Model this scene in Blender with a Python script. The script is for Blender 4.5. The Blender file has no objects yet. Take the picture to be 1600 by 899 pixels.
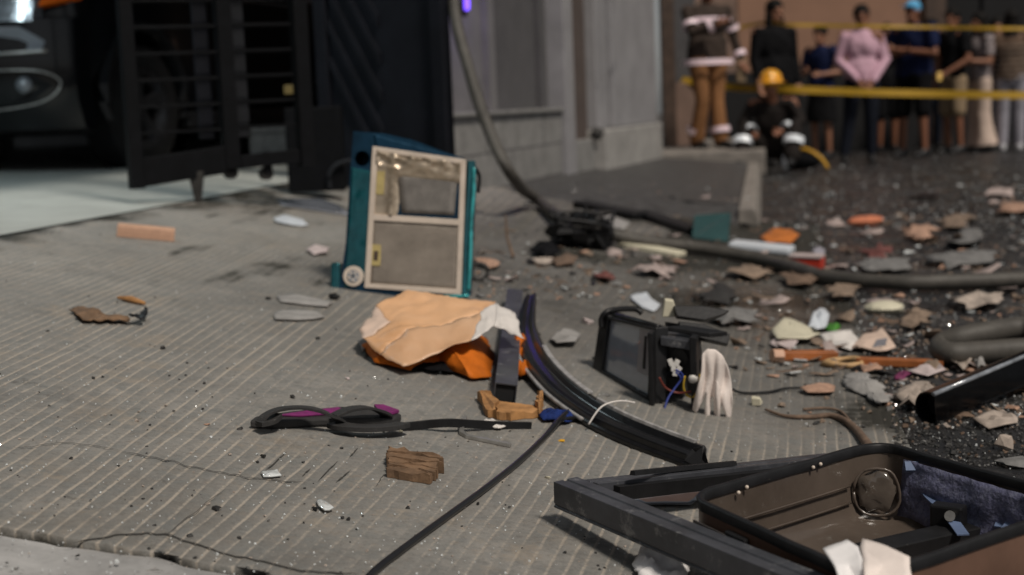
import bpy, math, random
from mathutils import Vector, Matrix, noise
V = Vector
rad = math.radians
random.seed(7)
sc = bpy.context.scene
COL = sc.collection

# ------------------------------------------------------------------ camera
FPX, CX, CY = 2222.0, 800.0, 449.5
CAM = V((0.0, 0.0, 0.79))
PITCH, ROLL = math.atan(283.0 / 2222.0), 0.04
FWD = V((0, math.cos(PITCH), -math.sin(PITCH)))
UP0 = V((0, math.sin(PITCH), math.cos(PITCH)))
RIGHT = V((1, 0, 0)) * math.cos(ROLL) - UP0 * math.sin(ROLL)
UP = UP0 * math.cos(ROLL) + V((1, 0, 0)) * math.sin(ROLL)
cam = bpy.data.cameras.new('camera')
cam.sensor_width = 36.0
cam.lens = 50.0
cam.clip_start = 0.05
cam.clip_end = 500
cam.dof.use_dof = True
cam.dof.focus_distance = 2.6
cam.dof.aperture_fstop = 3.1
cam_o = bpy.data.objects.new('camera', cam)
COL.objects.link(cam_o)
m = Matrix((RIGHT, UP, -FWD)).transposed().to_4x4()
m.translation = CAM
cam_o.matrix_world = m
sc.camera = cam_o

# ------------------------------------------------------------------ light
SUN_EL, SUN_AZ = rad(54), rad(144)         # azimuth clockwise from +Y
SKY_STRENGTH, SUN_STRENGTH = 0.05, 3.0
w = bpy.data.worlds.new('World')
sc.world = w
w.use_nodes = True
nt = w.node_tree
bg = nt.nodes['Background']
sky = nt.nodes.new('ShaderNodeTexSky')
sky.sky_type = 'NISHITA'
sky.sun_disc = False
sky.sun_elevation = SUN_EL
sky.sun_rotation = SUN_AZ
hs = nt.nodes.new('ShaderNodeHueSaturation')
hs.inputs['Saturation'].default_value = 0.18
nt.links.new(sky.outputs[0], hs.inputs['Color'])
nt.links.new(hs.outputs[0], bg.inputs[0])
bg.inputs[1].default_value = SKY_STRENGTH
sl = bpy.data.lights.new('sun', 'SUN')
sl.energy = SUN_STRENGTH
sl.angle = rad(9)
sl.color = (1.0, 0.915, 0.81)
so = bpy.data.objects.new('sun', sl)
COL.objects.link(so)
sd = V((math.sin(SUN_AZ) * math.cos(SUN_EL), math.cos(SUN_AZ) * math.cos(SUN_EL), math.sin(SUN_EL)))
so.rotation_euler = sd.to_track_quat('Z', 'Y').to_euler()
so.location = (4, -4, 8)
sc.view_settings.view_transform = 'Standard'
sc.view_settings.look = 'None'
sc.view_settings.exposure = -0.15
sc.view_settings.gamma = 1.0

# ------------------------------------------------------------------ ground shape
A = rad(10.2)                               # direction of the street
T = V((math.sin(A), math.cos(A), 0))
N = V((-math.cos(A), math.sin(A), 0))       # towards the buildings
E_CURB, E_GAR, T_WALK, T_STEP = -0.31, 2.52, 8.9, 14.6
SLOPE = 0.165


def ramp(e):
    q = min(e, E_GAR) + 0.05
    return SLOPE * 0.5 * (q + math.sqrt(q * q + 0.03))


Z_GAR = ramp(E_GAR)


def walk(e):
    return 0.11 + 0.10 * max(0, e)


def hgt(x, y):
    e = x * N.x + y * N.y
    t = x * T.x + y * T.y
    if e < E_CURB:
        return 0.0
    if e > E_GAR:
        return Z_GAR + 0.04 * (e - E_GAR)
    if t > T_WALK and e > 0.02:
        return walk(e)
    return ramp(e)


def ray(px, py):
    return (FWD + RIGHT * ((px - CX) / FPX) + UP * ((CY - py) / FPX))


def W(px, py, d):
    return CAM + ray(px, py) * d


def G(px, py, dz=0.0):
    r = ray(px, py)
    lo, hi = 0.6, 60.0
    a = lo
    # march then bisect
    step = 0.04
    while a < hi:
        p = CAM + r * (a + step)
        if p.z < hgt(p.x, p.y) + dz:
            break
        a += step
    b = a + step
    for _ in range(22):
        c = 0.5 * (a + b)
        p = CAM + r * c
        if p.z < hgt(p.x, p.y) + dz:
            b = c
        else:
            a = c
    return CAM + r * (0.5 * (a + b))


def depth(p):
    return (p - CAM).dot(FWD)


def PL(px, py, p0, n):
    r = ray(px, py)
    return CAM + r * ((p0 - CAM).dot(n) / r.dot(n))


def ET(e, t, z=None):
    p = N * e + T * t
    p.z = hgt(p.x, p.y) if z is None else z
    return p


def TE(px, e, py=170):
    """street coordinate where picture column px meets the plane e"""
    r = ray(px, py)
    k = e / r.dot(N)
    return r.dot(T) * k


def normal_at(p):
    h = 0.03
    dx = (hgt(p.x + h, p.y) - hgt(p.x - h, p.y)) / (2 * h)
    dy = (hgt(p.x, p.y + h) - hgt(p.x, p.y - h)) / (2 * h)
    return V((-max(-.3, min(.3, dx)), -max(-.3, min(.3, dy)), 1)).normalized()


# ------------------------------------------------------------------ materials
def mat(name, col, rough=0.6, metal=0.0, var=0.25, scale=30.0, bump=0.15, bscale=None, spec=0.5,
        col2=None, emit=None, alpha=None, coat=0.0, trans=0.0, wear=None):
    m = bpy.data.materials.new(name)
    m.use_nodes = True
    t = m.node_tree
    p = t.nodes['Principled BSDF']
    p.inputs['Roughness'].default_value = rough
    p.inputs['Metallic'].default_value = metal
    p.inputs['Specular IOR Level'].default_value = spec
    p.inputs['Coat Weight'].default_value = coat
    p.inputs['Transmission Weight'].default_value = trans
    tc = t.nodes.new('ShaderNodeTexCoord')
    nz = t.nodes.new('ShaderNodeTexNoise')
    nz.inputs['Scale'].default_value = scale
    nz.inputs['Detail'].default_value = 6
    nz.inputs['Roughness'].default_value = 0.65
    t.links.new(tc.outputs['Object'], nz.inputs['Vector'])
    rp = t.nodes.new('ShaderNodeValToRGB')
    c = V(col)
    a = c * (1 - var)
    b = V(col2) if col2 else c * (1 + var)
    rp.color_ramp.elements[0].position = 0.32
    rp.color_ramp.elements[1].position = 0.68
    rp.color_ramp.elements[0].color = (*a, 1)
    rp.color_ramp.elements[1].color = (min(b.x, 1), min(b.y, 1), min(b.z, 1), 1)
    t.links.new(nz.outputs['Fac'], rp.inputs['Fac'])
    out = rp.outputs['Color']
    if wear:                                  # (colour, scale, threshold)
        n3 = t.nodes.new('ShaderNodeTexNoise')
        n3.inputs['Scale'].default_value = wear[1]
        n3.inputs['Detail'].default_value = 8
        n3.inputs['Roughness'].default_value = 0.75
        t.links.new(tc.outputs['Object'], n3.inputs['Vector'])
        r3 = t.nodes.new('ShaderNodeMapRange')
        r3.inputs['From Min'].default_value = wear[2]
        r3.inputs['From Max'].default_value = wear[2] + 0.08
        t.links.new(n3.outputs['Fac'], r3.inputs['Value'])
        mx = t.nodes.new('ShaderNodeMix')
        mx.data_type = 'RGBA'
        mx.inputs['B'].default_value = (*wear[0], 1)
        t.links.new(r3.outputs['Result'], mx.inputs['Factor'])
        t.links.new(out, mx.inputs['A'])
        out = mx.outputs['Result']
    t.links.new(out, p.inputs['Base Color'])
    if bump:
        n2 = t.nodes.new('ShaderNodeTexNoise')
        n2.inputs['Scale'].default_value = bscale or scale * 3
        n2.inputs['Detail'].default_value = 5
        t.links.new(tc.outputs['Object'], n2.inputs['Vector'])
        bp = t.nodes.new('ShaderNodeBump')
        bp.inputs['Strength'].default_value = bump
        bp.inputs['Distance'].default_value = 0.004
        t.links.new(n2.outputs['Fac'], bp.inputs['Height'])
        t.links.new(bp.outputs['Normal'], p.inputs['Normal'])
    if emit:
        p.inputs['Emission Color'].default_value = (*emit[0], 1)
        p.inputs['Emission Strength'].default_value = emit[1]
    return m


def concrete_mat():
    m = bpy.data.materials.new('grooved_concrete')
    m.use_nodes = True
    t = m.node_tree
    L = t.links
    p = t.nodes['Principled BSDF']
    tc = t.nodes.new('ShaderNodeTexCoord')

    def noi(scale, det=6, ro=0.6):
        n = t.nodes.new('ShaderNodeTexNoise')
        n.inputs['Scale'].default_value = scale
        n.inputs['Detail'].default_value = det
        n.inputs['Roughness'].default_value = ro
        L.new(tc.outputs['Object'], n.inputs['Vector'])
        return n.outputs['Fac']

    def rng(x, a, b, c=0.0, d=1.0):
        n = t.nodes.new('ShaderNodeMapRange')
        L.new(x, n.inputs['Value'])
        for k, v in zip(('From Min', 'From Max', 'To Min', 'To Max'), (a, b, c, d)):
            n.inputs[k].default_value = v
        return n.outputs['Result']

    def mix(f, a, b, mode='MIX'):
        n = t.nodes.new('ShaderNodeMix')
        n.data_type = 'RGBA'
        n.blend_type = mode
        for s, x in (('Factor', f), ('A', a), ('B', b)):
            if isinstance(x, (tuple, float)):
                n.inputs[s].default_value = x if isinstance(x, float) else (*x, 1)
            else:
                L.new(x, n.inputs[s])
        return n.outputs['Result']

    def attr(nm):
        n = t.nodes.new('ShaderNodeAttribute')
        n.attribute_name = nm
        return n.outputs['Fac']

    def mul(a, b, op='MULTIPLY'):
        n = t.nodes.new('ShaderNodeMath')
        n.operation = op
        for i, x in enumerate((a, b)):
            if isinstance(x, float):
                n.inputs[i].default_value = x
            else:
                L.new(x, n.inputs[i])
        return n.outputs[0]
    base = mix(rng(noi(2.2), .35, .65), (.190, .180, .164), (.27, .258, .238))
    base = mix(rng(noi(17, 5, .7), .42, .68), base, (.178, .18, .172))
    base = mix(rng(noi(26, 6, .75), .55, .75, 0, .7), base, (.265, .215, .165))
    base = mix(rng(noi(75, 8, .8), .48, .78), base, (.105, .098, .09))
    base = mix(rng(noi(240, 3), .62, .75, 0, .5), base, (.36, .35, .33))
    gsum = mul(mul(attr('groove'), rng(noi(4, 6, .75), .32, .58, .5, 1.0)), rng(noi(85, 5, .75), .3, .7, -.42, .42), 'ADD')
    g = rng(gsum, .18, .8, 0, .85)
    base = mix(g, base, (.40, .352, .295))
    base = mix(rng(noi(1.3, 7, .7), .56, .70, 0, .45), base, (.13, .112, .088))
    base = mix(rng(noi(3.4, 8, .8), .54, .66, 0, .5), base, (.125, .12, .112))
    base = mix(rng(noi(5.3, 7, .8), .56, .66, 0, .45), base, (.31, .255, .195))
    base = mix(rng(noi(8.7, 6, .8), .62, .70, 0, .7), base, (.085, .078, .068))
    gr_ = mul(attr('grime'), rng(noi(6, 8, .75), .3, .7, .55, 1.15))
    base = mix(rng(gr_, 0, 1, 0, .92), base, (.066, .061, .054))
    sfac = rng(mul(mul(attr('stain_shade'), rng(noi(28, 7, .8), .2, .8, .3, 1.3)), 1.0), .28, .62)
    base = mix(sfac, base, (.030, .028, .022))
    L.new(base, p.inputs['Base Color'])
    p.inputs['Specular IOR Level'].default_value = .35
    ro = mix(rng(attr('wet'), .3, .8), (.75, .75, .75), (.12, .12, .12))
    L.new(ro, p.inputs['Roughness'])
    bp = t.nodes.new('ShaderNodeBump')
    bp.inputs['Strength'].default_value = 0.5
    bp.inputs['Distance'].default_value = 0.004
    L.new(noi(120, 8, .7), bp.inputs['Height'])
    L.new(bp.outputs['Normal'], p.inputs['Normal'])
    return m


def road_mat():
    m = mat('wet_dusty_asphalt', (.016, .0158, .0165), .34, var=.5, scale=40, bump=1.0, bscale=120, wear=((.048, .046, .044), 2.6, .50))
    t = m.node_tree
    p = t.nodes['Principled BSDF']
    tc = t.nodes['Texture Coordinate']
    n = t.nodes.new('ShaderNodeTexNoise')
    n.inputs['Scale'].default_value = 3.1
    n.inputs['Detail'].default_value = 9
    n.inputs['Roughness'].default_value = .75
    t.links.new(tc.outputs['Object'], n.inputs['Vector'])
    r = t.nodes.new('ShaderNodeMapRange')
    r.inputs['From Min'].default_value = .38
    r.inputs['From Max'].default_value = .62
    r.inputs['To Min'].default_value = .12
    r.inputs['To Max'].default_value = .75
    t.links.new(n.outputs['Fac'], r.inputs['Value'])
    t.links.new(r.outputs['Result'], p.inputs['Roughness'])
    return m


M = {}
M['concrete'] = concrete_mat()
M['apron'] = mat('apron_concrete', (.31, .305, .30), .8, var=.36, scale=6, bump=.5, bscale=90, wear=((.10, .095, .085), 30, .60))
M['asphalt'] = road_mat()
M['walk'] = mat('dirty_pavement', (.055, .054, .053), .5, var=.4, scale=14, bump=1.0, bscale=90, wear=((.03, .03, .03), 6, .55))
M['step'] = mat('step_stone', (.20, .18, .16), .7, var=.3, scale=9, bump=.3)
M['earth'] = mat('dark_earth', (.05, .045, .04), .9, var=.3, scale=8, bump=.3)
M['garfloor'] = mat('painted_floor', (.50, .52, .49), .30, var=.14, scale=5, bump=.06, wear=((.22, .23, .23), 14, .62))
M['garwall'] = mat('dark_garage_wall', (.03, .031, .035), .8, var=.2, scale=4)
M['blackmetal'] = mat('black_gate_paint', (.0035, .0038, .0048), .65, spec=.12, var=.3, scale=20, bump=.08)
M['greymetal'] = mat('grey_gate_sheet', (.013, .014, .017), .6, spec=.2, var=.25, scale=12, bump=.08)
M['bluemetal'] = mat('blueblack_gate_sheet', (.0075, .0085, .0125), .65, spec=.15, var=.25, scale=6, bump=.08)
M['plaster'] = mat('grey_plaster', (.145, .14, .14), .85, var=.15, scale=5, bump=.2, wear=((.15, .14, .14), 3, .6))
M['plasterdark'] = mat('dark_grey_plaster', (.075, .072, .075), .85, var=.15, scale=5, bump=.2)
M['brownwall'] = mat('brown_recess_plaster', (.075, .055, .047), .85, var=.2, scale=5, bump=.2)
M['dado'] = mat('stone_dado', (.21, .206, .198), .7, var=.22, scale=7, bump=.3, wear=((.14, .135, .13), 10, .58))
M['white_pl'] = mat('pale_pilaster', (.245, .24, .248), .75, var=.16, scale=3, bump=.15, wear=((.14, .138, .145), 3.5, .60))
M['plinth'] = mat('pale_plinth_stone', (.30, .29, .275), .75, var=.2, scale=5, bump=.2, wear=((.19, .18, .17), 6, .58))
M['peach'] = mat('peach_wall', (.27, .150, .098), .85, var=.12, scale=2, bump=.15)
M['brass'] = mat('dull_brass', (.14, .105, .035), .5, var=.3, scale=20)
M['brownwood'] = mat('brown_wood', (.065, .04, .028), .6, var=.4, scale=8)
M['pinkplaster'] = mat('pink_column', (.20, .13, .10), .8, var=.2, scale=4)
M['void'] = mat('dark_interior', (.006, .006, .007), .9, var=.2, bump=0)
M['teal'] = mat('teal_film_metal', (.008, .095, .115), .2, metal=.55, coat=.6, var=.35, scale=7, bump=.9, bscale=16, col2=(.012, .15, .175))
M['tealglint'] = mat('teal_edge_glint', (.05, .38, .40), .25, metal=.3, var=.5, scale=18, bump=.5, bscale=30, coat=.5)  # paler copy of the teal paints cyan highlights on the hood's lip and edge
M['tealdark'] = mat('dark_teal_metal', (.009, .045, .085), .3, metal=.6, var=.4, scale=8, bump=.3, bscale=10)
M['cream'] = mat('cream_plastic', (.60, .51, .43), .5, var=.10, scale=14, bump=.05, wear=((.36, .29, .22), 30, .66))
M['filter'] = mat('grease_filter_mesh', (.29, .25, .21), .48, metal=.45, var=.22, scale=9, bump=.5, bscale=260, wear=((.26, .19, .10), 6, .60))
M['filterfoil'] = mat('crumpled_foil', (.50, .41, .31), .3, metal=.6, var=.35, scale=12, bump=.5, bscale=30)
M['grille'] = mat('inner_grille', (.20, .185, .17), .5, metal=.4, var=.2, scale=30, bump=.4, bscale=240)
M['labely'] = mat('yellow_sticker', (.44, .35, .14), .6, var=.2, scale=30)
M['blackpl'] = mat('black_plastic', (.009, .009, .010), .45, spec=.35, var=.4, scale=30, bump=.12, wear=((.05, .048, .046), 24, .63))
M['rubber'] = mat('black_rubber', (.009, .009, .010), .5, spec=.35, var=.4, scale=20, bump=.12, wear=((.06, .056, .052), 30, .64))
M['trimgloss'] = mat('glossy_black_trim', (.007, .007, .008), .28, spec=.5, var=.4, scale=20, bump=.08, wear=((.04, .038, .036), 30, .66))
M['hose'] = mat('dusty_hose', (.062, .056, .048), .62, var=.3, scale=14, bump=.2, wear=((.12, .11, .095), 20, .6))
M['grime'] = mat('grime', (.03, .028, .026), .7, var=.4, scale=20, bump=.3)
M['silver'] = mat('dull_aluminium', (.42, .41, .39), .35, metal=.7, var=.25, scale=30, bump=.12)
M['framemetal'] = mat('scuffed_frame', (.062, .065, .075), .40, metal=.25, var=.35, scale=11, bump=.2, wear=((.20, .20, .205), 18, .57))
M['glassgrey'] = mat('grey_glass', (.23, .245, .28), .10, var=.15, scale=6, bump=.0, spec=.9, coat=.5)
M['striplight'] = mat('pale_reflective_strip', (.26, .24, .245), .3, var=.15, scale=30, bump=.05)
M['greyedge'] = mat('grey_edge_strip', (.30, .29, .285), .5, var=.35, scale=40, bump=.1)  # paints the edge highlights of the curved trim; also the lidded box
M['glassteal'] = mat('teal_glass', (.02, .055, .055), .10, var=.2, scale=6, bump=.1, spec=.8)
M['glasschip'] = mat('glass_crumbs', (.66, .69, .69), .08, var=.2, scale=60, bump=0, spec=1.0, coat=.6)
M['paperpeach'] = mat('kraft_paper', (.66, .355, .165), .55, var=.10, scale=4, bump=.7, bscale=16, col2=(.72, .43, .24))
M['paperpale'] = mat('pale_peach_paper', (.62, .47, .38), .6, var=.08, scale=4, bump=.10, bscale=40)
M['paperflap'] = mat('sheen_paper', (.60, .345, .185), .45, var=.1, scale=4, bump=.7, bscale=16, col2=(.62, .40, .25))
M['paperwhite'] = mat('white_paper', (.66, .62, .585), .6, var=.08, scale=10, bump=.1)
M['orange'] = mat('orange_cloth', (.50, .125, .012), .6, spec=.15, var=.25, scale=14, bump=.25, bscale=60)
M['purple'] = mat('magenta_fabric', (.17, .012, .115), .7, var=.3, scale=40, bump=.3, bscale=400)
M['strap'] = mat('charcoal_strap', (.024, .023, .023), .75, var=.3, scale=60, bump=.35, bscale=500, wear=((.07, .066, .06), 30, .62))
M['wood'] = mat('splintered_wood', (.36, .18, .065), .7, var=.4, scale=18, bump=.5, bscale=50)
M['bark'] = mat('weathered_wood', (.15, .088, .048), .8, var=.45, scale=22, bump=.8, bscale=60)
M['varnish'] = mat('orange_varnished_wood', (.32, .105, .032), .38, var=.3, scale=14, bump=.15)
M['palewood'] = mat('pale_pink_wood', (.55, .33, .225), .6, var=.14, scale=15, bump=.15)
M['bluecloth'] = mat('blue_cloth', (.012, .028, .13), .75, spec=.15, var=.4, scale=30, bump=.4)
M['white'] = mat('white_cloth', (.80, .71, .66), .8, var=.06, scale=12, bump=.2, bscale=120)
M['whitecool'] = mat('white_tissue', (.80, .78, .78), .8, var=.05, scale=12, bump=.2, bscale=90)
M['shell_in'] = mat('brown_shell_inside', (.088, .069, .056), .17, var=.22, scale=5, bump=.25, bscale=9, wear=((.13, .115, .10), 26, .60))
M['shell_out'] = mat('brown_shell_outside', (.14, .080, .056), .32, var=.2, wear=((.24, .17, .13), 22, .64), scale=6, bump=.08)
M['shellgrey'] = mat('grey_brown_shell_side', (.17, .15, .14), .42, var=.12, scale=6, bump=.08)
M['lining'] = mat('blue_quilted_lining', (.085, .088, .15), .7, var=.5, scale=60, bump=1.0, bscale=110, wear=((.13, .135, .20), 90, .50))
M['bluestrap'] = mat('blue_strap', (.10, .14, .24), .6, var=.2, scale=20)
M['skirting'] = mat('clear_plastic', (.10, .082, .068), .15, var=.2, scale=12, bump=.25, bscale=12, coat=.7)
M['skin'] = mat('skin', (.29, .135, .08), .55, var=.08, scale=8, bump=.05)
M['skindark'] = mat('tan_skin', (.21, .085, .045), .55, var=.08, scale=8, bump=.05)
M['hair'] = mat('black_hair', (.006, .005, .0045), .7, spec=.15, var=.3, scale=60, bump=.4)
M['pink'] = mat('pink_shirt', (.54, .34, .42), .8, spec=.15, var=.08, scale=12, bump=.2)
M['navy'] = mat('navy_cloth', (.007, .012, .045), .8, spec=.15, var=.2, scale=12, bump=.2)
M['blackcloth'] = mat('black_cloth', (.004, .004, .005), .85, spec=.15, var=.25, scale=12, bump=.2)
M['darkjean'] = mat('dark_denim', (.008, .010, .017), .85, spec=.15, var=.25, scale=16, bump=.2)
M['khaki'] = mat('khaki_cloth', (.26, .19, .12), .8, spec=.15, var=.1, scale=12, bump=.2)
M['whitetrs'] = mat('cream_trousers', (.55, .43, .36), .8, spec=.15, var=.08, scale=8, bump=.2)
M['greytrs'] = mat('pale_grey_trousers', (.30, .29, .33), .8, spec=.15, var=.1, scale=8, bump=.2)
M['striped'] = mat('brown_knit', (.13, .085, .06), .8, spec=.15, var=.2, scale=10, bump=.2)
M['stripepale'] = mat('pale_knit_stripe', (.24, .19, .15), .8, var=.1, scale=10, bump=.2)
M['floral'] = mat('patterned_top', (.13, .12, .15), .8, spec=.15, var=.9, scale=28, bump=.1, col2=(.42, .36, .36))
M['fireman'] = mat('brown_fire_coat', (.045, .033, .027), .85, spec=.15, var=.25, scale=10, bump=.25)
M['firetrs'] = mat('tan_fire_trousers', (.24, .115, .05), .85, spec=.15, var=.25, scale=5, bump=.25)
M['firedark'] = mat('dark_fire_suit', (.016, .013, .012), .85, spec=.15, var=.25, scale=10, bump=.25)
M['reflect'] = mat('pink_reflective_band', (1.0, .78, .85), .25, spec=1.0, var=.04, scale=30, bump=0)
M['reflectw'] = mat('white_reflective_band', (.85, .90, .95), .3, var=.04, scale=30, bump=0)
M['helmet'] = mat('yellow_helmet', (.80, .36, .02), .3, var=.06, scale=8, bump=0, coat=.5)
M['bluecap'] = mat('sky_blue_cap', (.09, .36, .62), .7, var=.08, scale=12)
M['tape'] = mat('yellow_barrier_tape', (.42, .25, .016), .45, var=.06, scale=8, bump=.05)
M['shoe'] = mat('black_shoe', (.01, .01, .011), .5, var=.3, scale=20)
M['shoelight'] = mat('grey_shoe', (.40, .40, .42), .6, var=.1, scale=20)
M['carpaint'] = mat('black_car_paint', (.003, .0034, .0045), .2, var=.2, scale=5, bump=0, coat=.3, spec=.3)
M['glossblack'] = mat('gloss_black_plastic', (.003, .0034, .0045), .18, var=.2, scale=5, bump=0, coat=.35, spec=.3)
M['carplast'] = mat('grey_bumper_plastic', (.009, .0095, .011), .38, spec=.35, var=.2, scale=20, bump=.08)
M['chrome'] = mat('chrome', (.55, .57, .6), .15, metal=1.0, var=.05, bump=0)
M['lamp'] = mat('headlamp_glass', (.26, .28, .31), .16, metal=.2, var=.5, scale=16, bump=.4, bscale=20, coat=.6)
M['amber'] = mat('amber_lens', (.75, .14, .015), .15, var=.2, scale=20, bump=.1, coat=.6)
M['tyre'] = mat('tyre_rubber', (.008, .008, .009), .8, spec=.2, var=.3, scale=20, bump=.3)
M['rim'] = mat('alloy_rim', (.06, .06, .066), .35, metal=.7, var=.2, scale=10)
M['red'] = mat('red_plastic', (.42, .035, .018), .4, var=.2, scale=20)
M['orangebrick'] = mat('orange_brick', (.52, .17, .085), .8, var=.2, scale=20, bump=.4)
M['orangewrap'] = mat('orange_wrapper', (.52, .16, .03), .35, var=.2, scale=20)
M['ivory'] = mat('ivory_board', (.58, .54, .41), .6, var=.1, scale=10)
M['bluewhite'] = mat('white_plastic_board', (.60, .64, .69), .35, var=.08, scale=10)
M['yellow'] = mat('yellow_plastic', (.62, .33, .02), .5, var=.1, scale=20)
M['tan'] = mat('tan_rubber_ring', (.45, .28, .13), .6, var=.2, scale=20)
M['green'] = mat('green_leaf_scrap', (.05, .20, .02), .6, var=.3, scale=20)
M['wirew'] = mat('white_connector', (.65, .63, .6), .5, var=.05, bump=0)
M['wireb'] = mat('blue_wire', (.03, .05, .24), .45, var=.1, bump=0)
M['wirey'] = mat('yellow_wire', (.58, .38, .03), .45, var=.1, bump=0)
M['wirer'] = mat('red_wire', (.16, .03, .02), .45, var=.1, bump=0)
M['plastergrit'] = mat('pale_rubble', (.36, .30, .255), .85, var=.3, scale=30, bump=.4)
M['peachgrit'] = mat('peach_rubble', (.36, .22, .155), .85, var=.3, scale=30, bump=.4)
M['browngrit'] = mat('brown_rubble', (.13, .085, .058), .85, var=.4, scale=30, bump=.4)
M['greygrit'] = mat('grey_rubble', (.155, .152, .148), .8, var=.35, scale=30, bump=.4)
M['darkgrit'] = mat('dark_rubble', (.022, .021, .02), .6, var=.5, scale=30, bump=.5)
M['tube'] = mat('lit_tube', (.9, .95, 1.0), .5, var=0, bump=0, emit=((.80, .93, 1.0), 14.0))
M['violet'] = mat('violet_neon', (.3, .15, .9), .5, var=0, bump=0, emit=((.16, .07, .95), 2.6))
M['crack'] = mat('crack_dirt', (.05, .045, .038), .9, var=.3, scale=40, bump=.3)
M['greyfabric'] = mat('grey_rag', (.27, .26, .25), .85, var=.25, scale=16, bump=.4)
M['print'] = mat('printed_grey_ink', (.16, .16, .18), .7, var=.1, bump=0)
M['wrap'] = mat('pink_white_wrapper', (.50, .42, .41), .45, var=.15, scale=20)
M['wrapp'] = mat('plum_wrapper_end', (.17, .03, .09), .45, var=.2, scale=20)


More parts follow.
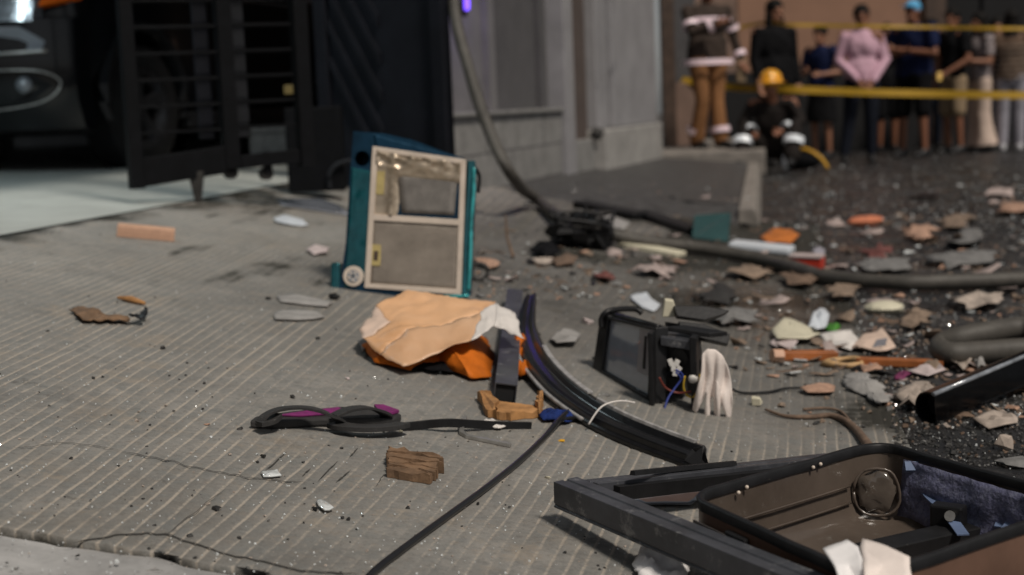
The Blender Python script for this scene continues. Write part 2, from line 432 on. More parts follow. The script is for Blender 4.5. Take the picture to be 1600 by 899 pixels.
# ------------------------------------------------------------------ mesh helpers
class MB:
    def __init__(s):
        s.v = []
        s.f = []

    def add(s, vs, fs):
        o = len(s.v)
        s.v += [V(x) for x in vs]
        s.f += [tuple(i + o for i in f) for f in fs]
        return s

    def loft(s, rings, cap0=True, cap1=True, closed=True):
        o = len(s.v)
        n = len(rings[0])
        for r in rings:
            s.v += [V(x) for x in r]
        for k in range(len(rings) - 1):
            a, b = o + k * n, o + (k + 1) * n
            for i in range(n if closed else n - 1):
                j = (i + 1) % n
                s.f.append((a + i, a + j, b + j, b + i))
        if cap0:
            s.f.append(tuple(o + i for i in reversed(range(n))))
        if cap1:
            s.f.append(tuple(o + (len(rings) - 1) * n + i for i in range(n)))
        return s

    def box(s, o, a, b, c):
        """corner o and three edge vectors"""
        o, a, b, c = V(o), V(a), V(b), V(c)
        return s.loft([[o, o + a, o + a + b, o + b], [o + c, o + a + c, o + a + b + c, o + b + c]])

    def boxc(s, cen, hx, hy, hz, R=None):
        R = R or Matrix.Identity(3)
        a, b, c = R @ V((hx, 0, 0)), R @ V((0, hy, 0)), R @ V((0, 0, hz))
        return s.box(V(cen) - a - b - c, 2 * a, 2 * b, 2 * c)

    def slab(s, pts, vec):
        return s.loft([[V(p) for p in pts], [V(p) + V(vec) for p in pts]])

    def tube(s, pts, r, n=10, prof=None, cap=True, up=None):
        """sweep a round (or given 2-D) profile along pts"""
        pts = [V(p) for p in pts]
        rings = []
        upv = V(up) if up else V((0, 0, 1))
        for i, p in enumerate(pts):
            d = (pts[min(i + 1, len(pts) - 1)] - pts[max(i - 1, 0)])
            d = d.normalized() if d.length > 1e-9 else V((0, 1, 0))
            side = d.cross(upv)
            if side.length < 0.05:
                side = d.cross(V((1, 0, 0)))
            side.normalize()
            u = side.cross(d).normalized()
            ri = r[i] if isinstance(r, (list, tuple)) else r
            if prof:
                rings.append([p + side * (a * ri) + u * (b * ri) for a, b in prof])
            else:
                rings.append([p + (side * math.cos(q) + u * math.sin(q)) * ri
                              for q in [2 * math.pi * k / n for k in range(n)]])
        return s.loft(rings, cap, cap)

    def ell(s, c, r, R=None, nu=14, nv=9, nz=0.0, seed=0):
        c = V(c)
        R = R or Matrix.Identity(3)
        rings = []
        vs, fs = [], []
        for i in range(nv + 1):
            th = math.pi * i / nv
            for j in range(nu):
                ph = 2 * math.pi * j / nu
                q = V((math.sin(th) * math.cos(ph), math.sin(th) * math.sin(ph), math.cos(th)))
                k = 1 + (nz * noise.noise(q * 1.7 + V((seed * 3.1, seed, 0))) if nz else 0)
                vs.append(c + R @ V((q.x * r[0] * k, q.y * r[1] * k, q.z * r[2] * k)))
        for i in range(nv):
            for j in range(nu):
                k = (j + 1) % nu
                fs.append((i * nu + j, (i + 1) * nu + j, (i + 1) * nu + k, i * nu + k))
        return s.add(vs, fs)

    def cap(s, p, q, r1, r2, n=10):
        p, q = V(p), V(q)
        d = q - p
        L = d.length
        if L < 1e-6:
            return s.ell(p, (r1, r1, r1))
        d /= L
        pts, rs = [], []
        for k in range(5):
            a = math.pi / 2 * (1 - k / 4)
            pts.append(p - d * (math.sin(a) * r1))
            rs.append(max(math.cos(a) * r1, 1e-4))
        for k in range(5):
            a = math.pi / 2 * (k / 4)
            pts.append(q + d * (math.sin(a) * r2))
            rs.append(max(math.cos(a) * r2, 1e-4))
        up = V((0, 0, 1)) if abs(d.z) < .9 else V((1, 0, 0))
        return s.tube(pts, rs, n, up=up)

    def build(s, name, material, parent=None, smooth=None, origin=None, bevel=0, solid=0, sub=0, remesh=0):
        me = bpy.data.meshes.new(name)
        if parent is not None:
            L = ROOT[parent.name]
        else:
            L = V(origin) if origin is not None else base_of(s.v)
        me.from_pydata([v - L for v in s.v], [], s.f)
        me.validate()
        import bmesh
        b = bmesh.new()
        b.from_mesh(me)
        bmesh.ops.recalc_face_normals(b, faces=b.faces[:])
        b.to_mesh(me)
        b.free()
        me.materials.append(material)
        o = bpy.data.objects.new(name, me)
        COL.objects.link(o)
        if parent is not None:
            o.parent = parent
        else:
            o.location = L
        ROOT[o.name] = L
        if remesh:
            r = o.modifiers.new('remesh', 'REMESH')
            r.mode = 'VOXEL'
            r.voxel_size = remesh
            r.use_smooth_shade = True
            sm = o.modifiers.new('smooth', 'SMOOTH')
            sm.iterations = 3
            sm.factor = .5
        if solid:
            r = o.modifiers.new('solid', 'SOLIDIFY')
            r.thickness = solid
            r.offset = 0
        if bevel:
            r = o.modifiers.new('bevel', 'BEVEL')
            r.width = bevel
            r.segments = 2
            r.limit_method = 'ANGLE'
        if sub:
            r = o.modifiers.new('sub', 'SUBSURF')
            r.levels = r.render_levels = sub
        if smooth:
            for p in me.polygons:
                p.use_smooth = True
            if smooth != 'all':
                try:
                    me.set_sharp_from_angle(angle=rad(smooth if smooth is not True else 40))
                except Exception:
                    pass
        return o


ROOT = {}


def base_of(vs):
    n = len(vs)
    return V((sum(v.x for v in vs) / n, sum(v.y for v in vs) / n, min(v.z for v in vs)))


def tag(o, label=None, cat=None, group=None, kind=None):
    if label:
        o['label'] = label
    if cat:
        o['category'] = cat
    if group:
        o['group'] = group
    if kind:
        o['kind'] = kind
    return o


def empty(name, loc, label, cat, group=None):
    o = bpy.data.objects.new(name, None)
    o.empty_display_size = .1
    COL.objects.link(o)
    o.location = loc
    ROOT[o.name] = V(loc)
    return tag(o, label, cat, group)


def rr(a, b):
    return random.uniform(a, b)


def smooth_path(pts, k=6):
    """Catmull-Rom through the points"""
    pts = [V(p) for p in pts]
    out = []
    for i in range(len(pts) - 1):
        p0, p1, p2, p3 = pts[max(i - 1, 0)], pts[i], pts[i + 1], pts[min(i + 2, len(pts) - 1)]
        for j in range(k):
            t = j / k
            out.append(0.5 * ((2 * p1) + (p2 - p0) * t + (2 * p0 - 5 * p1 + 4 * p2 - p3) * t * t
                              + (3 * p1 - p0 - 3 * p2 + p3) * t ** 3))
    out.append(pts[-1])
    return out


def dens(poly, k=4, jit=0.0, seed=0):
    out = []
    n = len(poly)
    rnd = random.Random(seed)
    L = sum((poly[i] - poly[(i + 1) % n]).length for i in range(n)) / n
    for i in range(n):
        a, b = poly[i], poly[(i + 1) % n]
        for j in range(k):
            p = a.lerp(b, j / k)
            if jit and j:
                p = p + V((rnd.uniform(-1, 1), rnd.uniform(-1, 1), 0)) * L * jit
            out.append(p)
    return out


def rag(name, pxpoly, H, material, label=None, cat=None, group=None, seed=0, jit=.10, freq=6.0, edge=.35,
        thick=.0025, parent=None, rings=7, lift=.004, k=6):
    """a crumpled sheet lying on the ground inside a pixel outline (star shaped)"""
    paper = any(q in name for q in ('paper', 'wrapper', 'scrap', 'plaster', 'sheet', 'sack'))
    if paper:
        k, jit, rings = 2, min(jit, .05), 5
    if name.startswith('torn_') and len(pxpoly) < 7 and H > .03:
        k, jit, paper = 4, .17, True
    poly = dens([G(*p) for p in pxpoly], k, jit, seed)
    c = sum(poly, V()) / len(poly)
    size = max((p - c).length for p in poly)
    mb = MB()
    rs = []
    for i in range(rings + 1):
        r = 0.02 + .98 * i / rings
        ring = []
        for p in poly:
            q = c.lerp(p, r)
            nn = noise.noise(V((q.x, q.y, seed * 7.3)) * freq / max(size, .02) * .35)
            n2 = 1 - abs(noise.noise(V((q.x + 9, q.y, seed * 3.3)) * freq / max(size, .02) * .6)) * 2
            fall = 1 - (1 - edge) * r ** 3
            z = H * fall * max(0, .45 + .55 * nn + .35 * n2)
            if paper:
                n3 = 1 - 2.4 * abs(noise.noise(V((q.x * 1.3 + 2, q.y, seed * 1.9)) * 1.6 / max(size, .02)))
                z = H * max(0, .30 + .55 * n3 + .35 * nn) * (1 - .35 * r)
            ring.append(V((q.x, q.y, hgt(q.x, q.y) + lift + z)))
        rs.append(ring)
    mb.loft(rs, True, False)
    o = mb.build(name, material, parent, smooth=14 if paper else 35, solid=thick)
    return tag(o, label, cat, group)


def scrap(g, size, rnd, name, material, label, cat, group):
    """a small torn piece of stiff sheet with sharp corners and one fold, resting on the ground"""
    import bmesh
    n_ = rnd.randint(4, 7)
    a0 = rnd.uniform(0, 6.3)
    st = rnd.uniform(.45, 1.0)
    bm = bmesh.new()
    vs = []
    for k in range(n_):
        a = a0 + 2 * math.pi * (k + rnd.uniform(-.35, .35)) / n_
        r = size * rnd.uniform(.55, 1.25)
        vs.append(bm.verts.new((math.cos(a) * r, math.sin(a) * r * st, 0)))
    bm.faces.new(vs)
    fa = rnd.uniform(0, 3.14)
    nf = V((math.cos(fa), math.sin(fa), 0))
    off = rnd.uniform(-.3, .3) * size
    bmesh.ops.bisect_plane(bm, geom=bm.verts[:] + bm.edges[:] + bm.faces[:], plane_co=nf * off, plane_no=nf)
    bmesh.ops.triangulate(bm, faces=bm.faces[:])
    bmesh.ops.subdivide_edges(bm, edges=bm.edges[:], cuts=1)
    s0, s1 = rnd.uniform(-.1, .45), rnd.uniform(.1, .8)
    for v in bm.verts:
        d = v.co.dot(nf) - off
        v.co.z = (s1 * d if d > 0 else -s0 * d) + size * .10 * noise.noise(v.co * (2.2 / size) + V((a0, 0, 0)))
    zm = min(v.co.z for v in bm.verts)
    R = Matrix.Rotation(rnd.uniform(0, 6.3), 3, 'Z')
    bm.verts.index_update()
    mb = MB()
    mb.add([g + R @ V((v.co.x, v.co.y, v.co.z - zm + .003)) for v in bm.verts], [tuple(v.index for v in f.verts) for f in bm.faces])
    bm.free()
    o = mb.build(name, material, smooth=12, solid=.0025)
    return tag(o, label, cat, group)


def chunk(px, py, wpx, hpx, material, name, label, cat, group=None, seed=0, flat=.6, yaw=None, parent=None, rough=.35, zl=0):
    """an irregular lump resting on the ground, wpx wide and hpx tall in the picture"""
    p = G(px, py)
    s = depth(p) / FPX
    rnd = random.Random(seed * 17 + int(px * 3 + py))
    a = wpx * s * .5
    b = a * rnd.uniform(.6, .95)
    c = max(hpx * s * .5 * flat, .003)
    R = Matrix.Rotation(rnd.uniform(0, 6.3) if yaw is None else yaw, 3, 'Z')
    mb = MB()
    if rough < .2:
        mb.ell(p + V((0, 0, c * .75 + zl)), (a, b, c), R, 12, 8, rough * 2, seed + px)
    else:
        import bmesh
        bm = bmesh.new()
        for _ in range(rnd.randint(11, 17)):
            q = V((rnd.gauss(0, 1), rnd.gauss(0, 1), rnd.gauss(0, 1))).normalized() * rnd.uniform(.72, 1.1)
            bm.verts.new(p + V((0, 0, c * .7 + zl)) + R @ V((q.x * a, q.y * b, q.z * c)))
        bmesh.ops.convex_hull(bm, input=bm.verts[:])
        loose = [v for v in bm.verts if not v.link_faces]
        bmesh.ops.delete(bm, geom=loose, context='VERTS')
        bm.verts.index_update()
        mb.add([v.co.copy() for v in bm.verts], [tuple(v.index for v in f.verts) for f in bm.faces])
        bm.free()
    o = mb.build(name, material, smooth=20)
    return tag(o, label, cat, group)


def bar_between(p, q, wd, th, up=V((0, 0, 1))):
    """box from p to q, wd wide and th tall, standing on the line p-q"""
    d = (q - p)
    side = d.cross(up).normalized()
    u = side.cross(d).normalized()
    mb = MB()
    mb.box(p - side * wd / 2, side * wd, d, u * th)
    return mb


# ================================================================== THE SETTING
# base ground sheet
mb = MB()
mb.add([(-70, -40, -.06), (70, -40, -.06), (70, 90, -.06), (-70, 90, -.06)], [(0, 1, 2, 3)])
tag(mb.build('ground', M['earth']), kind='structure')

# road
mb = MB()
n1, n2 = 30, 90
vs, fs = [], []
for i in range(n1 + 1):
    for j in range(n2 + 1):
        e = E_CURB - 0.004 - 14 * (i / n1) ** 1.6
        t = -3 + 33 * j / n2
        p = N * e + T * t
        p.z = 0.006 * noise.noise(p * 1.5) * (1 if i else 0)
        vs.append(p)
for i in range(n1):
    for j in range(n2):
        a = i * (n2 + 1) + j
        fs.append((a, a + 1, a + n2 + 2, a + n2 + 1))
mb.add(vs, fs)
tag(mb.build('road', M['asphalt'], smooth='all'), kind='structure')
# strip of road in front of the raised pavement and beyond, under the far people
mb = MB()
mb.add([ET(E_CURB, T_WALK - .1, -.003), ET(.25, T_WALK - .1, -.003), ET(.25, 30, -.003), ET(E_CURB, 30, -.003)], [(0, 1, 2, 3)])
tag(mb.build('road', M['asphalt']), kind='structure')

# grooved driveway
STAINS_SHADE = [(420, 420, .30, .10, 1.0), (360, 432, .25, .08, .9), (310, 388, .22, .06, 1.0), (270, 396, .15, .04, .9), (460, 405, .3, .05, .8),
          (430, 330, .35, .12, .9), (380, 345, .3, .08, .7), (490, 352, .3, .08, .7), (275, 468, .06, .03, .8), (305, 474, .06, .02, .7),
          (540, 300, .5, .2, .7), (410, 318, .4, .15, .8), (340, 335, .3, .06, .6), (510, 440, .2, .1, .7), (1040, 470, .3, .2, .55),
          (870, 480, .3, .2, .5), (880, 385, .5, .25, .7), (1180, 480, .3, .5, .55), (1100, 420, .4, .4, .5), (1250, 430, .3, .5, .6),
          
          (800, 590, .18, .10, .4), (1080, 700, .2, .1, .35), (470, 680, .12, .05, .42), (1330, 650, .1, .3, .5)]  # paper bag, curved trim and sandal entries paint their cast shadows
stw = [(G(a, b), c, d, s) for a, b, c, d, s in STAINS_SHADE]
WET = [(1195, 480, .35, .9), (1130, 470, .2, .5), (470, 320, .5, .3)]
wtw = [(G(a, b), c, d) for a, b, c, d in WET]
near = G(300, 876)
T0 = near.dot(T)
PITCHG = 0.0275
T1 = T_WALK
ng = int((E_GAR + .1 - E_CURB) / PITCHG)
prof = [(0, 0, 0), (.58, 0, .0), (.66, -.0013, 1), (.78, -.0013, 1), (.87, 0, .0)]
cols = []
for g in range(ng):
    pw = PITCHG * (1 + .0)
    wv = random.uniform(-.08, .08)
    for a, dz, gv in prof:
        cols.append((E_CURB + (g + a + (wv if a else 0)) * pw, dz * random.uniform(.6, 1.2), gv * random.uniform(.6, 1.0)))
cols.append((E_GAR + .1, 0, 0))
ns = 180
mb = MB()
vs, fs, ga, sa, wa, gm = [], [], [], [], [], []
nc = len(cols)
fan0 = .0
for j in range(-1, ns + 1):
    f = max(j, 0) / ns
    t = T0 + (T1 - T0) * f ** 1.35
    for i, (e, dz, gv) in enumerate(cols):
        wob = .004 * noise.noise(V((e * 9, t * 3.0, 1))) + .0022 * noise.noise(V((e * 40, t * 11.0, 4)))
        q_ = max(0, min(1, (e - .45) / .8))
        kf = -.03 + .135 * q_ * q_ * (3 - 2 * q_)
        ee = e + (wob if 0 < i < nc - 1 else 0) + kf * (t - 2.2)
        ee = E_CURB if i == 0 else E_GAR if i == nc - 1 else max(E_CURB, min(E_GAR, ee))
        pat = noise.noise(V((e * 2.2, t * 1.4, 5.5)))      # worn patches lose their grooves
        k = max(.40, min(1, .85 + pat * 1.1))
        p = N * ee + T * (t + (.05 * noise.noise(V((e * 3, 2, 2))) + .02 * noise.noise(V((e * 14, 5, 2))) if j <= 0 else 0))
        p.z = ramp(ee) - (.03 if j < 0 else 0) + dz * k + .0016 * noise.noise(p * 6)
        vs.append(p)
        ga.append(gv * k)
        s = 0
        for q, a, b, st in stw:
            dd = p - q
            de, dt = dd.dot(N) / b, dd.dot(T) / a
            r2 = de * de + dt * dt
            if r2 < 4:
                s = max(s, st * math.exp(-r2 * 1.1))
        s *= max(.2, .80 + .7 * noise.noise(V((e * 36, t * 2.6, 3))) + .5 * noise.noise(p * 9)) * .85
        far_ = max(0, min(1, (t - 4.2) / 1.8)) * max(0, min(1, (1.5 - ee) / .7))
        s += far_ * (.34 + .7 * noise.noise(V((p.x * 2.4, p.y * 1.6, 2))) + (.6 if t > 6.2 and ee < .5 else 0))
        de_ = E_GAR - ee
        s += max(0, 1 - de_ / .22) * max(0, .75 + .9 * noise.noise(p * 5)) * (1 if t > 3 else .5)
        s += max(0, 1 - (ee - E_CURB) / .30) * max(0, .55 + 1.2 * noise.noise(p * 4) + .5 * noise.noise(p * 15)) * .8
        gt = max(0, min(1, (t - 3.2) / 1.9)) * max(0, min(1, (1.75 - ee) / .55))
        gm.append(max(0, min(1, gt * (.92 + .5 * noise.noise(V((p.x * 1.8, p.y * .9, 8)))) + .16 * max(0, 1 - (ee - E_CURB) / .9))))
        sa.append(1.0 if j < 0 else max(.45, s) if j == 0 else max(0, s))
        wv = 0
        for q, a, b in wtw:
            dd = p - q
            r2 = (dd.dot(N) / a) ** 2 + (dd.dot(T) / b) ** 2
            wv = max(wv, math.exp(-r2))
        wa.append(wv)
for j in range(ns + 1):
    for i in range(nc - 1):
        a = j * nc + i
        fs.append((a, a + nc, a + nc + 1, a + 1))
me = bpy.data.meshes.new('driveway')
me.from_pydata(vs, [], fs)
for nm, dat in (('groove', ga), ('stain_shade', sa), ('wet', wa), ('grime', gm)):
    at = me.attributes.new(nm, 'FLOAT', 'POINT')
    at.data.foreach_set('value', dat)
me.materials.append(M['concrete'])
for p in me.polygons:
    p.use_smooth = True
o = bpy.data.objects.new('driveway', me)
COL.objects.link(o)
tag(o, kind='structure')

# near smooth concrete apron, lower left, with a broken gap against the grooved slab
mb = MB()
vs, fs = [], []
nu, nv = 120, 30
for j in range(nv + 1):
    for i in range(nu + 1):
        e = E_CURB + (E_GAR - E_CURB) * i / nu
        t1 = T0 - .005 - .016 * max(0, .25 + noise.noise(V((e * 5, 3, 1))) + .5 * noise.noise(V((e * 24, 3, 1)))) + .05 * noise.noise(V((e * 3, 2, 2))) + .02 * noise.noise(V((e * 14, 5, 2)))
        t = -2 + (t1 + 2) * (j / nv) ** .5
        p = N * e + T * t
        p.z = ramp(e) - .005 + .003 * noise.noise(p * 5) + .0015 * noise.noise(p * 22) - (.003 if j == nv else 0)
        vs.append(p)
for j in range(nv):
    for i in range(nu):
        a = j * (nu + 1) + i
        fs.append((a, a + 1, a + nu + 2, a + nu + 1))
mb.add(vs, fs)
tag(mb.build('apron', M['apron'], smooth='all'), kind='structure')
# dark joint under the gap
mb = MB()
vs = []
for i in range(61):
    e = E_CURB + (E_GAR - E_CURB) * i / 60
    for dt_ in (-.14, .10):
        vs.append(ET(e, T0 + dt_, ramp(e) - .022))
mb.add(vs, [(2 * i, 2 * i + 1, 2 * i + 3, 2 * i + 2) for i in range(60)])
tag(mb.build('joint', M['crack']), kind='structure')

# fine cracks in the driveway (thin ragged ribbons of dirt)


def crack(pts, wpx):
    mb = MB()
    P = []
    for i in range(len(pts) - 1):
        for k in range(9):
            f = k / 9
            P.append((pts[i][0] + (pts[i + 1][0] - pts[i][0]) * f, pts[i][1] + (pts[i + 1][1] - pts[i][1]) * f))
    P.append(pts[-1])
    L, R_ = [], []
    for i, (x, y) in enumerate(P):
        y += 4 * noise.noise(V((x * .05, y * .03, 3))) + 1.2 * noise.noise(V((x * .3, 7, 1)))
        hw = wpx * (.5 + .5 * abs(noise.noise(V((x * .11, 3, 9))))) * min(1, .2 + .25 * min(i, len(P) - 1 - i)) * .5
        L.append(G(x, y - hw, .0028))
        R_.append(G(x, y + hw, .0028))
    n = len(L)
    mb.add(L + R_, [(i, i + 1, n + i + 1, n + i) for i in range(n - 1)])
    tag(mb.build('crack', M['crack']), kind='structure')


crack([(100, 851), (190, 834), (260, 834), (340, 862), (470, 890), (560, 897)], 3.0)
crack([(262, 834), (300, 805), (352, 762)], 2.0)
crack([(190, 704), (260, 720), (345, 738), (410, 748), (480, 752)], 1.6)
crack([(20, 700), (110, 690), (190, 704)], 1.2)
for c_ in ([(448, 708), (415, 734)], [(528, 720), (497, 750)], [(548, 734), (525, 754)], [(486, 731), (472, 743)], [(560, 700), (546, 716)], [(600, 742), (588, 760)]):
    crack(c_, 4.0)

# garage floor
mb = MB()
c = []
nn1, nn2 = 40, 4
edge = []
for i in range(61):
    t = 1.2 + i * (T_WALK + 12 - 1.2) / 60
    edge.append(t)
vs, fs = [], []
for t in edge:
    for e in (E_GAR + .012 + .014 * noise.noise(V((t * 4, 1, 1))), E_GAR + .5, E_GAR + 3, E_GAR + 9):
        vs.append(ET(e, t, Z_GAR + .04 * (e - E_GAR) + .004))
for i in range(60):
    for k in range(3):
        a = i * 4 + k
        fs.append((a, a + 1, a + 5, a + 4))
mb.add(vs, fs)
tag(mb.build('garage_floor', M['garfloor']), kind='structure')

# raised pavement with kerb
E_W = 1.62                                  # face of the grey building
mb = MB()
vs, fs = [], []
nt_, ne_ = 40, 14
for j in range(nt_ + 1):
    t = T_WALK + (T_STEP - T_WALK) * j / nt_
    for i in range(ne_ + 1):
        e = .16 + (E_W + .6 - .16) * i / ne_
        p = ET(e, t, walk(e) + .006 * noise.noise(V((e * 5, t * 5, 1))))
        vs.append(p)
for j in range(nt_):
    for i in range(ne_):
        a = j * (ne_ + 1) + i
        fs.append((a, a + ne_ + 1, a + ne_ + 2, a + 1))
mb.add(vs, fs)
# sloping front where it meets the driveway
b = len(mb.v)
fr = [ET(.16 + (E_W + .6 - .16) * i / ne_, T_WALK) for i in range(ne_ + 1)]
mb.add([V((p.x, p.y, walk(p.dot(N)))) for p in fr] + [ET(p.dot(N), T_WALK - .35, ramp(p.dot(N)) - .004) for p in fr],
       [(i, i + 1, ne_ + 2 + i, ne_ + 1 + i) for i in range(ne_)])
tag(mb.build('pavement', M['walk']), kind='structure')
mb = MB()
ring = lambda t: [ET(.02, t, -.02), ET(.05, t, .105), ET(.07, t, .125), ET(.155, t, .128), ET(.16, t, -.02)]
mb.loft([ring(T_WALK - .25), ring(10.5), ring(12), ring(T_STEP)])
tag(mb.build('kerb', M['step'], bevel=.008), kind='structure')
# upper step where the fireman stands
mb = MB()
mb.loft([[ET(-.02, T_STEP, 0), ET(-.02, T_STEP, .26), ET(3.2, T_STEP, .26), ET(3.2, T_STEP, 0)],
         [ET(-.02, 19, 0), ET(-.02, 19, .26), ET(3.2, 19, .26), ET(3.2, 19, 0)]])
tag(mb.build('upper_step', M['step'], bevel=.02), kind='structure')


# ================================================================== BUILDINGS
def wallbox(name, e0, e1, t0, t1, z0, z1, material, parent, bevel=0):
    mb = MB()
    mb.box(ET(e0, t0, z0), N * (e1 - e0), T * (t1 - t0), V((0, 0, z1 - z0)))
    return mb.build(name, material, parent, bevel=bevel)


NB = (N + T * .1).normalized()               # the building front stands a little askew to the street
TBV = (T - N * .1).normalized()
EB = 2.575


def WB(e, t, z):
    p = NB * e + TBV * t
    p.z = z
    return p


def TW(px, e, py=170):
    r = ray(px, py)
    k = e / r.dot(NB)
    return r.dot(TBV) * k


def wallb(name, e0, e1, t0, t1, z0, z1, material, parent, bevel=0):
    mb = MB()
    mb.box(WB(e0, t0, z0), NB * (e1 - e0), TBV * (t1 - t0), V((0, 0, z1 - z0)))
    return mb.build(name, material, parent, bevel=bevel)


# grey plaster building in the middle
TG = 7.55                                    # where the black gate ends and the wall starts
L0 = ET(E_W + .1, TG, .3)
bl = empty('grey_building', L0, 'grey plastered building front with a stone dado behind the hanging hose', 'building')
LZ = .735
tS = TW(700, EB)
tA, tB = TW(884, EB - .04), TW(897, EB - .04)
r0, r1, r2, r3 = TW(934, EB - .05), TW(954, EB - .07), TW(959, EB - .09), TW(1027, EB - .09)
wallb('wall', EB + .14, EB + .38, tS, r3 + .02, .10, 6.5, M['plaster'], bl)
wallb('dado', EB, EB + .139, tS + .01, tA - .01, .10, LZ, M['dado'], bl, .008)
wallb('ledge', EB - .03, EB + .139, tS + .01, tA - .01, LZ + .003, LZ + .03, M['dado'], bl, .006)
s0, s1, s2 = TW(765, EB + .1), TW(775, EB + .1), TW(842, EB + .1)
wallb('frame', EB + .09, EB + .139, s0, s1, LZ + .033, 6.4, M['plaster'], bl)
wallb('shutter', EB + .115, EB + .139, s1 + .005, s2, LZ + .033, 6.4, M['plasterdark'], bl)
wallb('frame', EB + .08, EB + .139, s2 + .005, s2 + .2, LZ + .033, 6.4, M['plasterdark'], bl)
wallb('shutter', EB + .105, EB + .139, s2 + .205, tA - .05, LZ + .033, 6.4, M['plasterdark'], bl)
wallb('pilaster', EB - .05, EB + .139, tA, tB, .10, 6.5, M['white_pl'], bl, .01)
wallb('recess', EB + .04, EB + .139, tB + .01, r0 - .01, .10, 6.5, M['brownwall'], bl)
wallb('dado', EB - .03, EB + .039, tB + .01, r0 - .05, .10, .50, M['dado'], bl, .01)
wallb('pilaster', EB - .05, EB + .139, r0, r1, .57, 6.5, M['white_pl'], bl, .012)
wallb('groove', EB - .02, EB + .139, r1 + .004, r2 - .004, .57, 6.5, M['plasterdark'], bl)
wallb('pilaster', EB - .09, EB + .139, r2, r3, .57, 6.5, M['white_pl'], bl, .012)
wallb('plinth', EB - .13, EB + .139, r0 - .04, r3 + .04, .10, .567, M['plinth'], bl, .015)
for zz in (.27, .50):
    wallb('joint_line', EB - .002, EB + .05, tS + .012, tA - .012, zz, zz + .008, M['plasterdark'], bl)
for px_, z_a, z_b in ((800, .28, .495), (850, .51, LZ), (760, .51, LZ), (835, .12, .265)):
    tj = TW(px_, EB, 220)
    wallb('joint_line', EB - .002, EB + .05, tj, tj + .012, z_a, z_b, M['plasterdark'], bl)
# drain spout and small lamp on the wall
mb = MB()
tD = TW(925, EB - .03)
mb.tube([WB(EB - .03, tD, .56), WB(EB - .10, tD, .52)], .05, 10)
mb.build('drain_spout', M['grime'], bl)

# violet sign light at top of the wall by the hose
tV = TW(724, EB + .06, 10)
pv = WB(EB + .06, tV, CAM.z + (ray(724, 20) * (tV / ray(724, 20).dot(TBV))).z)
vl = empty('neon_sign', pv, 'violet lit neon tube high on the grey wall beside the hanging hose', 'sign')
mb = MB()
mb.box(pv + V((-.02, 0, -.02)), V((.02, 0, 0)), T * .12, V((0, 0, .75)))
mb.build('backing', M['blackpl'], vl)
mb = MB()
mb.cap(pv + V((.02, .03, .03)), pv + V((.02, .03, .65)), .018, .018)
mb.build('tube', M['violet'], vl, smooth='all')
lp = bpy.data.lights.new('violet_glow', 'POINT')
lp.energy = 3.0
lp.color = (.22, .12, 1)
lp.shadow_soft_size = .06
lo = bpy.data.objects.new('violet_glow', lp)
COL.objects.link(lo)
lo.parent = vl
lo.location = N * -.16 + V((0, 0, .18))

# garage behind the gates
gg = empty('garage', ET(E_GAR + 4, 9, Z_GAR), 'dark open garage behind the black gates with a pale floor', 'garage')
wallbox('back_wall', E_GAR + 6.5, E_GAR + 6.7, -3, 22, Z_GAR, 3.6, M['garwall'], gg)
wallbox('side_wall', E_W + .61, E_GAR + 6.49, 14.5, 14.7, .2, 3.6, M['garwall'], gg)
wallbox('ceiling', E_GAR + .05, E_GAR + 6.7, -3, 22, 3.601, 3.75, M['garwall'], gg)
wallbox('lintel', E_GAR - .1, E_GAR + .049, -3, 7.5, 3.0, 6.5, M['plasterdark'], gg)

# tube lamp in the garage
lc = ET(E_GAR + 1.25, 5.6, 3.0)
tl = empty('tube_lamp', lc, 'white fluorescent tube lamp hanging from the garage ceiling', 'lamp')
mb = MB()
mb.box(lc - T * .65 - N * .05, T * 1.3, N * .1, V((0, 0, .05)))
mb.build('housing', M['white_pl'], tl)
mb = MB()
mb.cap(lc - T * .6 + V((0, 0, -.03)), lc + T * .6 + V((0, 0, -.03)), .018, .018)
mb.build('tube', M['tube'], tl, smooth='all')
mb = MB()
for k in (-.5, .5):
    mb.tube([lc + T * k + V((0, 0, .05)), lc + T * k + V((0, 0, .60))], .006, 6)
mb.build('suspension_wire', M['blackpl'], tl)
la = bpy.data.lights.new('tube_light', 'AREA')
la.shape = 'RECTANGLE'
la.size = 1.2
la.size_y = .08
la.energy = 33
la.color = (.78, .95, 1.0)
lo = bpy.data.objects.new('tube_light', la)
COL.objects.link(lo)
lo.parent = tl
lo.location = (0, 0, -.07)
lo.rotation_euler = (0, 0, math.pi / 2 - A)

# far building behind the people
YF = 19.6
fb = empty('far_building', V((2, YF, 0)), 'peach walled building with dark doorways behind the bystanders', 'building')


def fx(px):
    return W(px, 150, YF / FWD.y).x


def farbox(name, px0, px1, y0, y1, z0, z1, material, bevel=0):
    mb = MB()
    a, b = fx(px0), fx(px1)
    mb.box(V((a, y0, z0)), V((b - a, 0, 0)), V((0, y1 - y0, 0)), V((0, 0, z1 - z0)))
    return mb.build(name, material, fb, bevel=bevel)


farbox('wall', 1150, 1432, YF, YF + .3, 0, 7, M['peach'])
farbox('wall', 1070, 1149.8, YF + .02, YF + .3, 0, 7, M['pinkplaster'])
farbox('door_frame', 1432.3, 1464, YF - .12, YF + .25, 0, 7, M['brownwood'], .01)
farbox('doorway', 1464.5, 1950, YF + .9, YF + 1.0, 0, 7, M['void'])
farbox('doorway_side', 1464.5, 1470, YF + .0, YF + .9, 0, 7, M['void'])
farbox('door_frame', 1522, 1536, YF - .05, YF + .1, 0, 7, M['void'], .01)
farbox('dark_lower_band', 1071, 1432, YF - .06, YF - .002, 0, 1.12, M['void'])  # near-black band across the lower far wall
